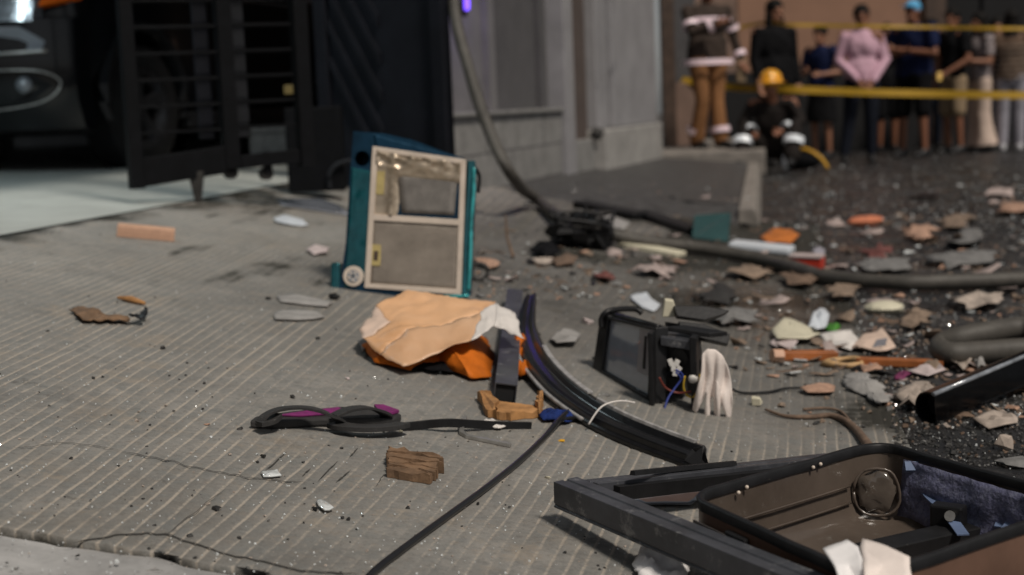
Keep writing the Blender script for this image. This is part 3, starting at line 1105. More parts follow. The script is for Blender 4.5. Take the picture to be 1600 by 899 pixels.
# timber door jamb and pink column just behind the end pilaster
jb = empty('corner_column', ET(.9, 15.8, .26), 'brown and pink painted corner column behind the pale pilaster', 'column')
p0 = W(1037, 150, 16.2)
p1 = W(1056, 150, 16.2)
mb = MB()
mb.box(V((p0.x, p0.y, .262)), V((p1.x - p0.x, 0, 0)), V((0, .25, 0)), V((0, 0, 5)))
mb.build('jamb', M['brownwood'], jb)
p2 = W(1090, 150, 16.3)
mb = MB()
mb.box(V((p1.x + .003, p0.y + .06, .262)), V((p2.x - p1.x, 0, 0)), V((0, .3, 0)), V((0, 0, .72)))
mb.build('column_base', M['pinkplaster'], jb, bevel=.01)
mb = MB()
mb.box(V((p1.x + .003, p0.y + .08, .985)), V((p2.x - p1.x - .01, 0, 0)), V((0, .28, 0)), V((0, 0, 5)))
mb.build('shaft', M['plasterdark'], jb, bevel=.01)

# ================================================================== GATES
EG = E_GAR + .03
# solid blue-black gate between garage opening and grey wall
sg = empty('solid_gate', ET(E_W + .3, 7.0, .3), 'tall solid blue-black metal gate standing beside the grey wall', 'gate')
pa, pb = W(505, 200, 7.9), W(703, 200, 7.45)
dg = V((pb.x - pa.x, pb.y - pa.y, 0))
dn = V((dg.y, -dg.x, 0)).normalized()
zb = .24
mb = MB()
mb.box(V((pa.x, pa.y, zb)), dg, -dn * .04, V((0, 0, 3.2)))
mb.build('sheet', M['bluemetal'], sg)
for f0, f1 in ((.0, .09), (.91, .998)):
    mb = MB()
    mb.box(V((pa.x, pa.y, zb)) + dg * f0 + dn * .001, dg * (f1 - f0), dn * .035, V((0, 0, 3.2)))
    mb.build('stile', M['bluemetal'], sg, bevel=.004)
for i in range(9):                           # diagonal ribs on the left half
    z0 = .25 + i * .2
    a = V((pa.x, pa.y, zb)) + dg * .10 + V((0, 0, z0 + .55)) + dn * .001
    b = V((pa.x, pa.y, zb)) + dg * .50 + V((0, 0, z0 - .05)) + dn * .001
    mb = MB()
    mb.box(a, b - a, V((0, 0, .06)), dn * .02)
    mb.build('rib', M['bluemetal'], sg)
# right gate post (dark box with lock)
gp = empty('gate_lock_box', W(468, 270, 7.1), 'black steel lock box on the gate post left of the teal hood', 'lock box')
q = ROOT[gp.name]
zq = hgt(q.x, q.y)
mb = MB()
mb.box(V((q.x - .06, q.y, zq + .02)), V((.28, 0, 0)), V((0, .12, 0)), V((0, 0, .42)))
mb.build('box_body', M['blackmetal'], gp, bevel=.006)
mb = MB()
mb.box(V((q.x + .02, q.y, zq + .441)), V((.05, 0, 0)), V((0, .05, 0)), V((0, 0, 1.9)))
mb.build('post', M['blackmetal'], gp, bevel=.004)
mb = MB()
mb.tube(smooth_path([V((q.x + .15, q.y - .02, zq + .03)), V((q.x + .15, q.y - .02, zq + .10)), V((q.x + .19, q.y - .02, zq + .15)), V((q.x + .26, q.y - .02, zq + .17))]), .012, 8)
mb.build('handle', M['greymetal'], gp, smooth='all')
mb = MB()
mb.boxc(V((q.x - .03, q.y + .0, zq + .53)), .022, .014, .022)
mb.build('padlock', M['brass'], gp, bevel=.004)

# left gate leaf of bars, hung clear of the floor
ga_, gb_ = W(190, 150, 6.15), W(480, 150, 6.6)
gl = empty('barred_gate', V((ga_.x, ga_.y, Z_GAR)), 'open black barred gate leaf standing in front of the dark car', 'gate')
D = V((gb_.x - ga_.x, gb_.y - ga_.y, 0))
DL = D.length
D.normalize()
DN = V((D.y, -D.x, 0))
O = V((ga_.x, ga_.y, 0))
zbot = W(212, 296, 6.15).z


def gbox(name, s0, s1, z0, z1, d0, d1, material, slope=0.0, bev=.003):
    mb = MB()
    a = O + D * s0 + DN * d0 + V((0, 0, z0))
    mb.box(a, D * (s1 - s0) + V((0, 0, slope * (s1 - s0))), DN * (d1 - d0), V((0, 0, z1 - z0)))
    return mb.build(name, material, gl, bevel=bev)


zt = 3.0
gbox('stile', 0, .058, zbot, zt, 0, .06, M['blackmetal'])
gbox('stile', .435, .505, zbot + .06, zt, -.01, .05, M['blackmetal'])
gbox('stile', DL - .07, DL, zbot + .05, zt, 0, .06, M['blackmetal'])
gbox('bottom_rail', .06, .434, zbot + .006, zbot + .13, .005, .05, M['blackmetal'], .10)
gbox('bottom_rail', .507, DL - .072, zbot + .06, zbot + .12, .005, .05, M['blackmetal'], .05)
gbox('back_plate', .515, .60, zbot + .20, zt, -.08, -.06, M['greymetal'])
gbox('back_plate', .36, .43, zbot + .20, zt, -.08, -.06, M['bluemetal'])
z = zbot + .23
k = 0
while z < zt:
    gbox('bar', .06, .434, z, z + .014, .012, .030, M['blackmetal'], .01, .002)
    gbox('bar', .507, DL - .072, z + .008, z + .022, .012, .030, M['blackmetal'], .01, .002)
    z += .114
    k += 1
# drop bolt leg and two casters
mb = MB()
pl = G(295, 320)
pt = O + D * .30 + DN * .03
pl = V((pt.x, pt.y, hgt(pt.x, pt.y)))
mb.loft([[pt + V((dx, dy, zbot + .06)) for dx, dy in ((-.034, -.02), (.034, -.02), (.034, .02), (-.034, .02))],
         [V((pt.x + dx, pt.y + dy, pl.z)) for dx, dy in ((-.013, -.012), (.013, -.012), (.013, .012), (-.013, .012))]])
mb.build('drop_bolt', M['grime'], gl, bevel=.003)
for s_, zz in ((.47, zbot + .045), (.64, zbot + .03)):
    mb = MB()
    c = O + D * s_ + V((0, 0, zz))
    pr = []
    mb.tube([c + DN * -.02, c + DN * .02], .030, 18, up=V((0, 0, 1)))
    mb.build('caster', M['grime'], gl, smooth=40)
    mb = MB()
    mb.box(c + D * -.02 + DN * .021, D * .04, DN * .012, V((0, 0, .10)))
    mb.build('bracket', M['blackmetal'], gl)

# ================================================================== CAR
CF = V((-.33, -.944, 0)).normalized()       # forward
CS = V((-CF.y, CF.x, 0))                    # left side of the car (image right)
if CS.x < 0:
    CS = -CS
cw = W(206, 255, 9.4)
cw.z = hgt(cw.x, cw.y) + .004
# side-plane wheel centre on the ground; body centre line is .80 m inwards
car = empty('parked_car', cw - CS * .80, 'black sport utility car parked in the garage behind the barred gate', 'car')
CO = V((cw.x, cw.y, cw.z)) - CS * .80


def cp(l, s, z):
    return CO + CF * (l * 1.06) + CS * (s * 1.03) + V((0, 0, z * 1.13))


mb = MB()
secs = []
prof_c = [(.80, .58, .36, .98), (.72, .74, .33, 1.02), (.58, .86, .31, 1.05), (.40, .915, .60, 1.08), (.0, .92, .80, 1.10), (-.40, .92, .60, 1.13),
          (-.46, .92, .30, 1.14), (-1.2, .92, .30, 1.14), (-2.2, .92, .30, 1.14), (-2.32, .92, .62, 1.14), (-2.7, .92, .80, 1.13), (-3.1, .91, .62, 1.12), (-3.2, .9, .34, 1.1), (-3.55, .84, .38, 1.05)]
for l, hw, z0, z1 in prof_c:
    r = []
    for a, b in ((-1, .06), (-.98, .45), (-.95, .86), (-.80, .985), (0, 1.03), (.80, .985), (.95, .86), (.98, .45), (1, .06), (.8, 0), (-.8, 0)):
        r.append(cp(l, a * hw, z0 + (z1 - z0) * b))
    secs.append(r)
mb.loft(secs)
mb.build('body', M['carpaint'], car, smooth=35, bevel=.01)
mb = MB()
secs = []
for l, hw, z1 in ((.1, .70, 1.10), (-.7, .66, 1.62), (-1.4, .64, 1.68), (-2.6, .63, 1.64), (-3.4, .70, 1.1)):
    secs.append([cp(l, -hw - .08, 1.09), cp(l, -hw, z1), cp(l, hw, z1), cp(l, hw + .08, 1.09)])
mb.loft(secs)
mb.build('cabin', M['glassgrey'], car, bevel=.03)
# bumper
mb = MB()
secs = []
for a in range(-8, 9):
    s = a / 8
    l = .97 - .30 * abs(s) ** 3.2
    secs.append([cp(l - .12, s * .93, .22), cp(l - .02, s * .93, .24), cp(l + .04, s * .935, .40), cp(l + .05, s * .935, .62), cp(l + .03, s * .93, .82), cp(l - .12, s * .92, .84)])
mb.loft(secs)
mb.build('bumper', M['glossblack'], car, smooth=35)


def onface(s, z, out=.055):
    n_ = (CF * (1 - .5 * abs(s)) + CS * (math.copysign(abs(s) ** 3, s))).normalized()
    return cp(.97 - .30 * abs(s) ** 3.2 + .05, s * .935, z) + n_ * (out - .045)


for sg_ in (-1, 1):
    # fog lamp pocket, chrome line and lens
    mb = MB()
    pts = [onface(sg_ * s, z) for s, z in ((.30, .535), (.80, .53), (.90, .47), (.80, .39), (.30, .36))]
    mb.slab(pts, CF * .004)
    f = mb.build('fog_pocket', M['void'], car)
    mb = MB()
    mb.tube(smooth_path([onface(sg_ * s, z, .066) for s, z in ((.20, .55), (.60, .555), (.84, .545), (.93, .48), (.84, .385), (.55, .345), (.20, .34))]), .006, 8)
    mb.build('trim_line', M['silver'], car, smooth='all')
    mb = MB()
    mb.ell(onface(sg_ * .76, .475, .055), (.05, .05, .05))
    mb.build('fog_lamp', M['lamp'], car, smooth='all')
    mb = MB()
    mb.slab([onface(sg_ * s, z, .058) for s, z in ((.20, .79), (.76, .78), (.88, .70), (.86, .655), (.20, .65))], CF * .01)
    mb.build('indicator_panel', M['glassgrey'], car)
    mb = MB()
    mb.tube(smooth_path([onface(sg_ * s, z, .066) for s, z in ((.15, .635), (.6, .64), (.88, .65))]), .010, 8)
    mb.build('trim_line', M['silver'], car, smooth='all')
    # headlamp and amber lens
    mb = MB()
    secs = []
    for k in range(6):
        s = .44 + .36 * k / 5
        l = .97 - .34 * s ** 3
        secs.append([cp(l - .05, sg_ * s * .93, .80), cp(l + .05, sg_ * s * .95, .81), cp(l + .0, sg_ * s * .95, .95 + .008 * k), cp(l - .14, sg_ * s * .91, .97 + .008 * k)])
    mb.loft(secs)
    mb.build('headlight', M['lamp'], car, smooth=30)
    mb = MB()
    secs = []
    for k in range(5):
        s = .815 + .16 * k / 4
        l = .97 - .34 * s ** 3
        secs.append([cp(l - .05, sg_ * s * .955, .88 + .01 * k), cp(l + .02, sg_ * s * .955, .885 + .01 * k), cp(l - .04, sg_ * s * .955, .96), cp(l - .14, sg_ * s * .93, .97)])
    mb.loft(secs)
    mb.build('amber_lens', M['amber'], car, smooth=30)
mb = MB()
for k in range(5):
    mb.box(cp(1.03, -.30, .80 + .04 * k), CS * .6, CF * .03, V((0, 0, .02)))
mb.build('grille', M['carplast'], car)


def wheel(l, s, out):
    c = cp(l, s, .34)
    mb = MB()
    o = CS * out
    prof_w = [(-.12, .27), (-.125, .37), (-.10, .405), (.10, .405), (.125, .37), (.12, .27)]
    rings = []
    for k in range(28):
        a = 2 * math.pi * k / 28
        rd = CF * math.cos(a) + V((0, 0, 1)) * math.sin(a)
        rings.append([c + o * w_ + rd * r_ for w_, r_ in prof_w])
    rings.append(rings[0])
    mb.loft(rings, False, False)
    whl = mb.build('wheel', M['tyre'], car, smooth=50)
    mb = MB()
    mb.loft([[c + o * .05 + (CF * math.cos(q) + V((0, 0, 1)) * math.sin(q)) * .05 for q in [2 * math.pi * j / 12 for j in range(12)]],
             [c + o * .085 + (CF * math.cos(q) + V((0, 0, 1)) * math.sin(q)) * .045 for q in [2 * math.pi * j / 12 for j in range(12)]]])
    for k in range(5):
        a = 2 * math.pi * k / 5 + .3
        rd = CF * math.cos(a) + V((0, 0, 1)) * math.sin(a)
        td = -CF * math.sin(a) + V((0, 0, 1)) * math.cos(a)
        mb.loft([[c + o * .04 + td * .045 + rd * .03, c + o * .08 + td * .03 + rd * .03, c + o * .08 - td * .03 + rd * .03, c + o * .04 - td * .045 + rd * .03],
                 [c + o * .06 + td * .035 + rd * .28, c + o * .10 + td * .025 + rd * .28, c + o * .10 - td * .025 + rd * .28, c + o * .06 - td * .035 + rd * .25]])
    for k in range(28):
        pass
    rings = []
    for k in range(29):
        a = 2 * math.pi * k / 28
        rd = CF * math.cos(a) + V((0, 0, 1)) * math.sin(a)
        rings.append([c + o * .02 + rd * .268, c + o * .108 + rd * .28, c + o * .112 + rd * .235, c + o * .03 + rd * .222])
    mb.loft(rings, False, False)
    mb.build('rim', M['rim'], whl, smooth=40)


for l in (0, -2.7):
    wheel(l, .80, 1)
    wheel(l, -.80, -1)
    for s_ in (-1, 1):
        mb = MB()
        pts = [cp(l + math.cos(a) * .43, s_ * .915, .36 + math.sin(a) * .45) for a in [math.pi * (-.06 + 1.12 * k / 16) for k in range(17)]]
        mb.tube(pts, 1, prof=[(-.03, -.03), (.03, -.03), (.035, .02), (-.035, .02)])
        mb.build('wheel_arch', M['carplast'], car, smooth=40)
mb = MB()
mb.box(cp(-.45, .86, .22), CF * -1.8, CS * .08, V((0, 0, .1)))
mb.build('side_sill', M['carplast'], car, bevel=.01)

# pale things on the garage floor, beyond the car
mb = MB()
a = W(22, 232, 12.6)
a.z = hgt(a.x, a.y) + .01
mb.box(a, V((.75, .1, 0)), V((-.05, .5, 0)), V((0, 0, .10)))
o = mb.build('storage_box', M['bluewhite'], bevel=.01)
tag(o, 'long pale box lying on the garage floor under the car front', 'box')
a = W(385, 217, 10.6)
mb = MB()
a.z = hgt(a.x, a.y) + .19
mb.box(a, V((.36, .05, 0)), V((-.05, .3, 0)), V((0, 0, .05)))
mb.box(a + V((.02, .02, -.17)), V((.30, .04, 0)), V((-.05, .26, 0)), V((0, 0, .165)))
o = mb.build('storage_box', M['greyedge'], bevel=.008)
tag(o, 'pale grey lidded box seen through the gate bars on the garage floor', 'box')

# ================================================================== HANGING HOSE
dw = 7.3
hp = [W(700, -420, dw + .3), W(702, -200, dw + .2), W(709, 0, dw + .1), W(733, 110, dw), W(762, 200, dw - .05), W(800, 277, dw - .1)]
hp += [G(838, 312, .05), G(880, 342, .06), G(935, 362, .055), G(1000, 376, .037), G(1100, 390, .037), G(1200, 408, .037), G(1290, 432, .037), G(1400, 443, .037), G(1500, 440, .037), G(1620, 436, .037), G(1760, 440, .037)]
mb = MB()
HP = smooth_path(hp, 8)
for i, p_ in enumerate(HP):
    p_ += V((.012 * noise.noise(p_ * 1.7), .012 * noise.noise(p_ * 1.7 + V((5, 0, 0))), .006 * noise.noise(p_ * 3)))
mb.tube(HP, [.0315 * (1 + .10 * noise.noise(p_ * 4)) for p_ in HP], 14)
o = mb.build('hose', M['hose'], smooth='all')
tag(o, 'long thick dusty black hose hanging down by the wall then snaking across the road', 'hose')

# folded hose end at right
mb = MB()
d_ = G(1470, 545, .04)
pts = [G(1760, 510, .10), G(1680, 515, .10), G(1600, 512, .09), G(1540, 520, .085), G(1500, 528, .075), G(1475, 536, .06), G(1470, 546, .045), G(1490, 553, .04), G(1540, 550, .037), G(1600, 546, .037), G(1700, 545, .037), G(1780, 545, .037)]
mb.tube(smooth_path(pts, 6), .033, 14)
o = mb.build('hose', M['hose'], smooth='all')
tag(o, 'doubled back loop of dusty hose with bent end at the right edge', 'hose')

# ================================================================== RANGE HOOD
pH = G(640, 466)
hn = (V((-.10, -1, 0)).normalized() * math.cos(rad(10)) + V((0, 0, 1)) * math.sin(rad(10))).normalized()   # faces the camera, leaning back
HB = -hn
hd = empty('range_hood', pH, 'teal kitchen range hood stood on end with two cream framed filters', 'range hood')


def hq(px, py, out=0.0):
    return PL(px, py, pH, hn) + hn * out


outline = [(552, 205), (600, 209), (645, 219), (690, 236), (722, 246), (741, 256), (743, 275), (738, 380), (735, 462), (660, 466), (600, 470), (538, 463), (530, 452), (540, 380), (546, 290)]
# face panel with a real round opening: a ring of quads around the hole
def holed_panel(outline, hole_c, hole_r, out, thick, nh=24):
    mb = MB()
    # triangulate through a fan from the hole ring to the outline, sampled by angle
    pts = []
    dense = []
    n = len(outline)
    for i in range(n):
        a, b = outline[i], outline[(i + 1) % n]
        for k in range(6):
            dense.append((a[0] + (b[0] - a[0]) * k / 6, a[1] + (b[1] - a[1]) * k / 6))
    inner, outer = [], []
    for (x, y) in dense:
        a = math.atan2(y - hole_c[1], x - hole_c[0])
        inner.append(hq(hole_c[0] + hole_r * math.cos(a), hole_c[1] + hole_r * math.sin(a), out))
        outer.append(hq(x, y, out))
    m_ = len(dense)
    ib = [p - hn * thick for p in inner]
    ob = [p - hn * thick for p in outer]
    mb.add(inner + outer + ib + ob, [(i, (i + 1) % m_, m_ + (i + 1) % m_, m_ + i) for i in range(m_)]
           + [(2 * m_ + i, 3 * m_ + i, 3 * m_ + (i + 1) % m_, 2 * m_ + (i + 1) % m_) for i in range(m_)]
           + [(i, 2 * m_ + i, 2 * m_ + (i + 1) % m_, (i + 1) % m_) for i in range(m_)]
           + [(m_ + i, m_ + (i + 1) % m_, 3 * m_ + (i + 1) % m_, 3 * m_ + i) for i in range(m_)])
    return mb


holed_panel(outline, (566, 248), 12, 0, .003).build('face_panel', M['tealdark'], hd)
# lower filter
def grid(c0, c1, c2, c3, nx, ny, zf):
    mb = MB()
    vs = []
    for j in range(ny + 1):
        for i in range(nx + 1):
            u, v = i / nx, j / ny
            x = (c0[0] * (1 - u) + c1[0] * u) * (1 - v) + (c3[0] * (1 - u) + c2[0] * u) * v
            y = (c0[1] * (1 - u) + c1[1] * u) * (1 - v) + (c3[1] * (1 - u) + c2[1] * u) * v
            vs.append(hq(x, y, zf(u, v)))
    mb.add(vs, [(j * (nx + 1) + i, j * (nx + 1) + i + 1, (j + 1) * (nx + 1) + i + 1, (j + 1) * (nx + 1) + i) for j in range(ny) for i in range(nx)])
    return mb
grid((550, 262), (584, 268), (571, 440), (538, 450), 10, 40, lambda u, v: .0022 + .0028 * noise.noise(V((u * 2, v * 5, 1))) + .0016 * noise.noise(V((u * 5, v * 14, 1)))).build('left_strip', M['teal'], hd, smooth='all', solid=.001)
grid((584, 210), (722, 248), (722, 256), (588, 236), 30, 6, lambda u, v: .0022 + .002 * noise.noise(V((u * 8, v * 2, 7)))).build('top_strip', M['tealdark'], hd, smooth='all', solid=.001)
# left side strip and right side folded teal edge, proud of the face

mb = MB()
rr_ = []
for x, y in ((728, 252), (729, 270), (727, 300), (724, 340), (722, 380), (721, 420), (719, 460)):
    rr_.append([hq(x, y, .001), hq(x + 4, y, .012), hq(x + 12, y, .010 + .004 * noise.noise(V((x, y * .1, 0)))), hq(x + 15, y, -.002), hq(x + 14, y, -.02), hq(x, y, -.01)])
mb.loft(rr_)
mb.build('folded_edge', M['teal'], hd, smooth=60)
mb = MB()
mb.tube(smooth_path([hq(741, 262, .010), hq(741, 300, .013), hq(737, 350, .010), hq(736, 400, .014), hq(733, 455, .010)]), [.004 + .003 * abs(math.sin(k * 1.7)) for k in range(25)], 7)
mb.build('edge_glint', M['tealglint'], hd, smooth='all')
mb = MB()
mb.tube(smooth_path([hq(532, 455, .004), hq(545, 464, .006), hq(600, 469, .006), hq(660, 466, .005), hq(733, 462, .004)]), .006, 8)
mb.build('bottom_lip', M['tealglint'], hd, smooth='all')
# body behind
mb = MB()
mb.loft([[hq(*p, -.004) for p in outline], [hq(x * .94 + 640 * .06, y * .97 + 400 * .03, -.13) for x, y in outline]], False, True)
mb.build('hood_body', M['tealdark'], hd)
mb = MB()
mb.box(hq(516, 462, .0), hq(531, 462) - hq(516, 462), HB * .10, hq(516, 410) - hq(516, 462))
mb.build('side_flap', M['teal'], hd, bevel=.008)
# cream frame around the two filters
def strip(x0, y0, x1, y1, x2, y2, x3, y3, out=.003, th=.006):
    mb = MB()
    mb.slab([hq(x0, y0, out), hq(x1, y1, out), hq(x2, y2, out), hq(x3, y3, out)], hn * th)
    return mb
fo = [(583, 229), (729, 250), (721, 461), (570, 450)]
fi = [(591, 238), (720, 257), (713, 452), (579, 443)]
for i in range(4):
    j = (i + 1) % 4
    mb = MB()
    mb.slab([hq(*fo[i], .003), hq(*fo[j], .003), hq(*fi[j], .003), hq(*fi[i], .003)], hn * .007)
    mb.build('filter_frame', M['cream'], hd, bevel=.0015)
strip(584, 335, 717, 343.5, 716.5, 353, 583.5, 345, .0035, .0065).build('frame_bar', M['cream'], hd, bevel=.0015)
# lower filter
grid((582, 344), (718, 352), (714, 453), (578, 444), 20, 16, lambda u, v: .0035 + .0016 * noise.noise(V((u * 3, v * 3, 2)))).build('filter', M['filter'], hd, smooth='all', solid=.001)
def foil(u, v):
    b = .004
    k = max(0, 1 - v / .34)                 # crumpled along the top
    k2 = max(0, 1 - abs(u - .22) / .10) * (1 if v > .2 else 0)
    r = 1 - abs(noise.noise(V((u * 5, v * 7, 4)))) * 2.0
    return b + .020 * k * max(0, r) + .010 * k2 * max(0, r + .3) - .012 * (1 if (u > .24 and .34 < v) else 0) * .6
grid((590, 237), (721, 256), (717, 344), (583, 336), 44, 30, foil).build('torn_filter', M['filterfoil'], hd, smooth=50, solid=.0008)
grid((620, 272), (716, 274), (710, 337), (628, 333), 8, 8, lambda u, v: .0030 + .0006 * noise.noise(V((u * 2, v * 2, 9)))).build('inner_grille', M['grille'], hd, smooth='all', solid=.001)
for c0 in ((582, 382, 596, 383, 595, 416, 581, 415), (590, 268, 602, 268, 600, 305, 588, 304)):
    strip(*c0, .0062, .001).build('sticker', M['labely'], hd)
strip(585, 392, 592, 393, 591, 408, 584, 407, .0075, .0006).build('print', M['brownwood'], hd)
# dial
def disc(c, rpx, out, th, n=26):
    mb = MB()
    pts = [hq(c[0] + rpx * math.cos(a), c[1] + rpx * math.sin(a), out) for a in [2 * math.pi * k / n for k in range(n)]]
    mb.slab(pts, hn * th)
    return mb
dl = disc((553, 432), 16, .002, .008).build('lamp_ring', M['cream'], hd, bevel=.002)
disc((553, 432), 9.5, .0105, .003).build('lamp_lens', M['lamp'], dl, bevel=.001)
for k in range(5):
    a = 2 * math.pi * k / 5 + .3
    disc((553 + 6 * math.cos(a), 432 + 6 * math.sin(a)), 2.0, .0138, .002, 10).build('stud', M['cream'], dl)
disc((553, 432), 2.2, .0138, .002, 10).build('stud', M['grime'], dl)
mb = MB()
mb.tube(smooth_path([hq(742, 262, -.01), hq(748, 275, -.02), hq(746, 300, -.02)]), .006, 8)
mb.build('cable_clip', M['blackpl'], hd)
# black foot at lower left
chunk(520, 468, 30, 22, M['blackpl'], 'plastic_lump', 'black plastic lump under the lower left corner of the teal hood', 'debris', seed=3)

# ================================================================== PAPER, ORANGE CLOTH AND TUBE
dt = depth(G(628, 586))
pp = empty('paper_bag', G(660, 585), 'crumpled peach paper bag tented over orange cloth and a metal tube', 'paper bag')
PK = {'A': (560, 518, .22), 'B': (582, 482, .38), 'C': (634, 458, .50), 'D': (690, 463, .52), 'D2': (740, 470, .46), 'E': (775, 474, .42), 'E2': (800, 490, .34), 'F': (820, 535, .22), 'F2': (795, 522, .20),
      'G': (768, 506, .16), 'H': (738, 530, .10), 'H2': (690, 552, .04), 'I': (628, 579, -.02), 'J': (592, 556, .06), 'J2': (568, 532, .15),
      'K': (612, 503, .22), 'L': (682, 468, .42), 'M': (700, 505, .20), 'P': (745, 490, .24), 'Q': (640, 520, .12), 'R': (622, 478, .38)}
PK = {k: W(x, y, dt + d * .9) for k, (x, y, d) in PK.items()}


def facets(faces, name, material, parent, amp=.006):
    mb = MB()
    for f in faces:
        mb.add([PK[k] for k in f], [tuple(range(len(f)))])
    import bmesh
    bm = bmesh.new()
    idx = {}
    for f in faces:
        vv = []
        for k in f:
            if k not in idx:
                idx[k] = bm.verts.new(PK[k])
            vv.append(idx[k])
        bm.faces.new(vv)
    bmesh.ops.triangulate(bm, faces=bm.faces[:])
    bmesh.ops.subdivide_edges(bm, edges=bm.edges[:], cuts=7, use_grid_fill=True)
    for v in bm.verts:
        v.co += V((noise.noise(v.co * 9), noise.noise(v.co * 9 + V((5, 0, 0))), noise.noise(v.co * 11 + V((0, 7, 0))))) * (amp * 2.0)
        v.co -= FWD * (.008 * (1 - 2.2 * abs(noise.noise(v.co * 18 + V((0, 7, 1))))))
        rg_ = lambda o_: 1 - 2.2 * abs(noise.noise(v.co * 24 + V((o_, 3, 1))))
        v.co += RIGHT * (.004 * rg_(2)) + UP * (.005 * rg_(9))
        v.co += FWD * (.010 * (abs(noise.noise(v.co * 13 + V((1, 2, 3)))) - .2)) + V((0, 0, .005 * noise.noise(v.co * 25)))
    L = ROOT[parent.name]
    me = bpy.data.meshes.new(name)
    for v in bm.verts:
        v.co -= L
    bm.to_mesh(me)
    bm.free()
    me.materials.append(material)
    for p in me.polygons:
        p.use_smooth = True
    o = bpy.data.objects.new(name, me)
    COL.objects.link(o)
    o.parent = parent
    s_ = o.modifiers.new('solid', 'SOLIDIFY')
    s_.thickness = .0016
    return o


facets([('B', 'C', 'R'), ('C', 'L', 'R'), ('C', 'D', 'L'), ('R', 'L', 'K'), ('B', 'R', 'K'), ('J2', 'K', 'Q', 'J'), ('K', 'L', 'M', 'Q'), ('L', 'D', 'D2', 'P'), ('L', 'P', 'M'), ('D2', 'E', 'P')], 'outer_paper', M['paperpeach'], pp)
facets([('A', 'B', 'K'), ('A', 'K', 'J2')], 'sheen_corner', M['paperpale'], pp)  # paler corner paints the white sheen on the paper
facets([('J', 'Q', 'I'), ('Q', 'M', 'H2', 'I'), ('M', 'P', 'H', 'H2')], 'front_flap', M['paperflap'], pp)
facets([('P', 'E', 'G'), ('P', 'G', 'H')], 'white_lining', M['paperwhite'], pp)
facets([('E', 'E2', 'F2', 'G'), ('E2', 'F', 'F2')], 'white_tail', M['paperwhite'], pp)

rag('orange_cloth', [(565, 545), (600, 540), (690, 545), (760, 535), (772, 560), (768, 595), (735, 597), (690, 578), (640, 584), (585, 572)], .085, M['orange'],
    'bright orange cloth bunched on the ground under the peach paper bag', 'cloth', seed=5, freq=7, edge=.12, jit=.02)
rag('orange_cloth', [(802, 545), (820, 540), (829, 560), (832, 590), (815, 598), (800, 592)], .07, M['orange'],
    'small orange cloth tuft right of the metal tube', 'cloth', seed=8, freq=7, edge=.2, jit=.02)
rag('bag_shadow', [(630, 560), (700, 556), (760, 562), (765, 580), (700, 588), (640, 582)], .03, M['blackcloth'],
    'black sheet put in for the shadow under the peach paper bag', 'cloth', seed=9)  # black sheet paints the shade beneath the bag
rag('grey_scrap', [(558, 538), (575, 532), (582, 548), (566, 558)], .012, M['greyfabric'], 'grey plastic scrap by the left corner of the peach paper bag', 'scrap', seed=4)

# square steel tube
p, q = G(787, 634), G(802, 476)
bt = empty('square_tube', p, 'dark steel square tube lying end-on beneath the paper bag', 'metal tube')
d = (q - p).normalized()
nn = normal_at(p.lerp(q, .4))
sd_ = d.cross(nn).normalized()
un = sd_.cross(d).normalized()
hw, ht = .026, .052


def sq(pt, a, h0, h1):
    return [pt + sd_ * -a + un * h0, pt + sd_ * a + un * h0, pt + sd_ * a + un * h1, pt + sd_ * -a + un * h1]


mb = MB()
o_, i_ = sq(p, hw, .004, ht), sq(p, hw - .003, .007, ht - .003)
oq, iq = sq(q, hw, .004, ht), sq(q, hw - .003, .007, ht - .003)
mb.loft([iq, i_, o_, oq], False, False)
mb.loft([iq, oq], False, False)
mb.build('tube_wall', M['framemetal'], bt)
mb = MB()
mb.loft([sq(p + d * .006, hw - .0035, .0075, ht - .0035), sq(p + d * .02, hw - .0035, .0075, ht - .0035)])
mb.build('shade_plug', M['void'], bt)  # near-black plug paints the shade inside the hollow tube

# ================================================================== SANDAL / STRAPS
sn = empty('sandal', G(520, 668), 'magenta and charcoal strapped sandal lying flat, left of the black strap', 'sandal')


def ground_poly(pxs, h0, h1, name, material, parent, bevel=0, k=3):
    pts = [G(*p_) for p_ in pxs]
    mb = MB()
    mb.loft([[V((a.x, a.y, hgt(a.x, a.y) + h0)) for a in pts], [V((a.x, a.y, hgt(a.x, a.y) + h1)) for a in pts]])
    return mb.build(name, material, parent, bevel=bevel)


ground_poly([(391, 671), (400, 664), (450, 656), (530, 648), (600, 650), (628, 660), (618, 667), (560, 667), (500, 668), (430, 672)], .002, .018, 'sole', M['strap'], sn, .004)
ground_poly([(440, 665), (480, 659), (530, 653), (538, 657), (525, 662), (470, 666)], .0185, .024, 'insole', M['purple'], sn, .002)
ground_poly([(585, 650), (600, 650), (625, 659), (612, 663), (592, 659)], .0185, .026, 'insole', M['purple'], sn, .002)
mb = MB()
pf = [(-.011, -.003), (.011, -.003), (.011, .003), (-.011, .003)]
mb.tube(smooth_path([G(405, 664, .02), G(414, 650, .036), G(436, 640, .048), G(470, 637, .05), G(500, 642, .046), G(522, 652, .034), G(534, 660, .02)]), 1, prof=pf)
mb.build('strap', M['strap'], sn, bevel=.001)
mb = MB()
mb.tube(smooth_path([G(404, 663, .022), G(424, 658, .026), G(433, 648, .036)]), 1, prof=[(-.013, -.005), (.013, -.005), (.013, .005), (-.013, .005)])
mb.build('strap_keeper', M['strap'], sn, bevel=.001)
mb = MB()
mb.tube(smooth_path([G(522, 664, .012), G(540, 668, .016), G(575, 670, .018), G(612, 668, .02), G(630, 664, .02)]), 1, prof=[(-.018, -.004), (.018, -.004), (.018, .006), (-.018, .006)])
mb.build('side_band', M['strap'], sn, bevel=.001)
mb = MB()
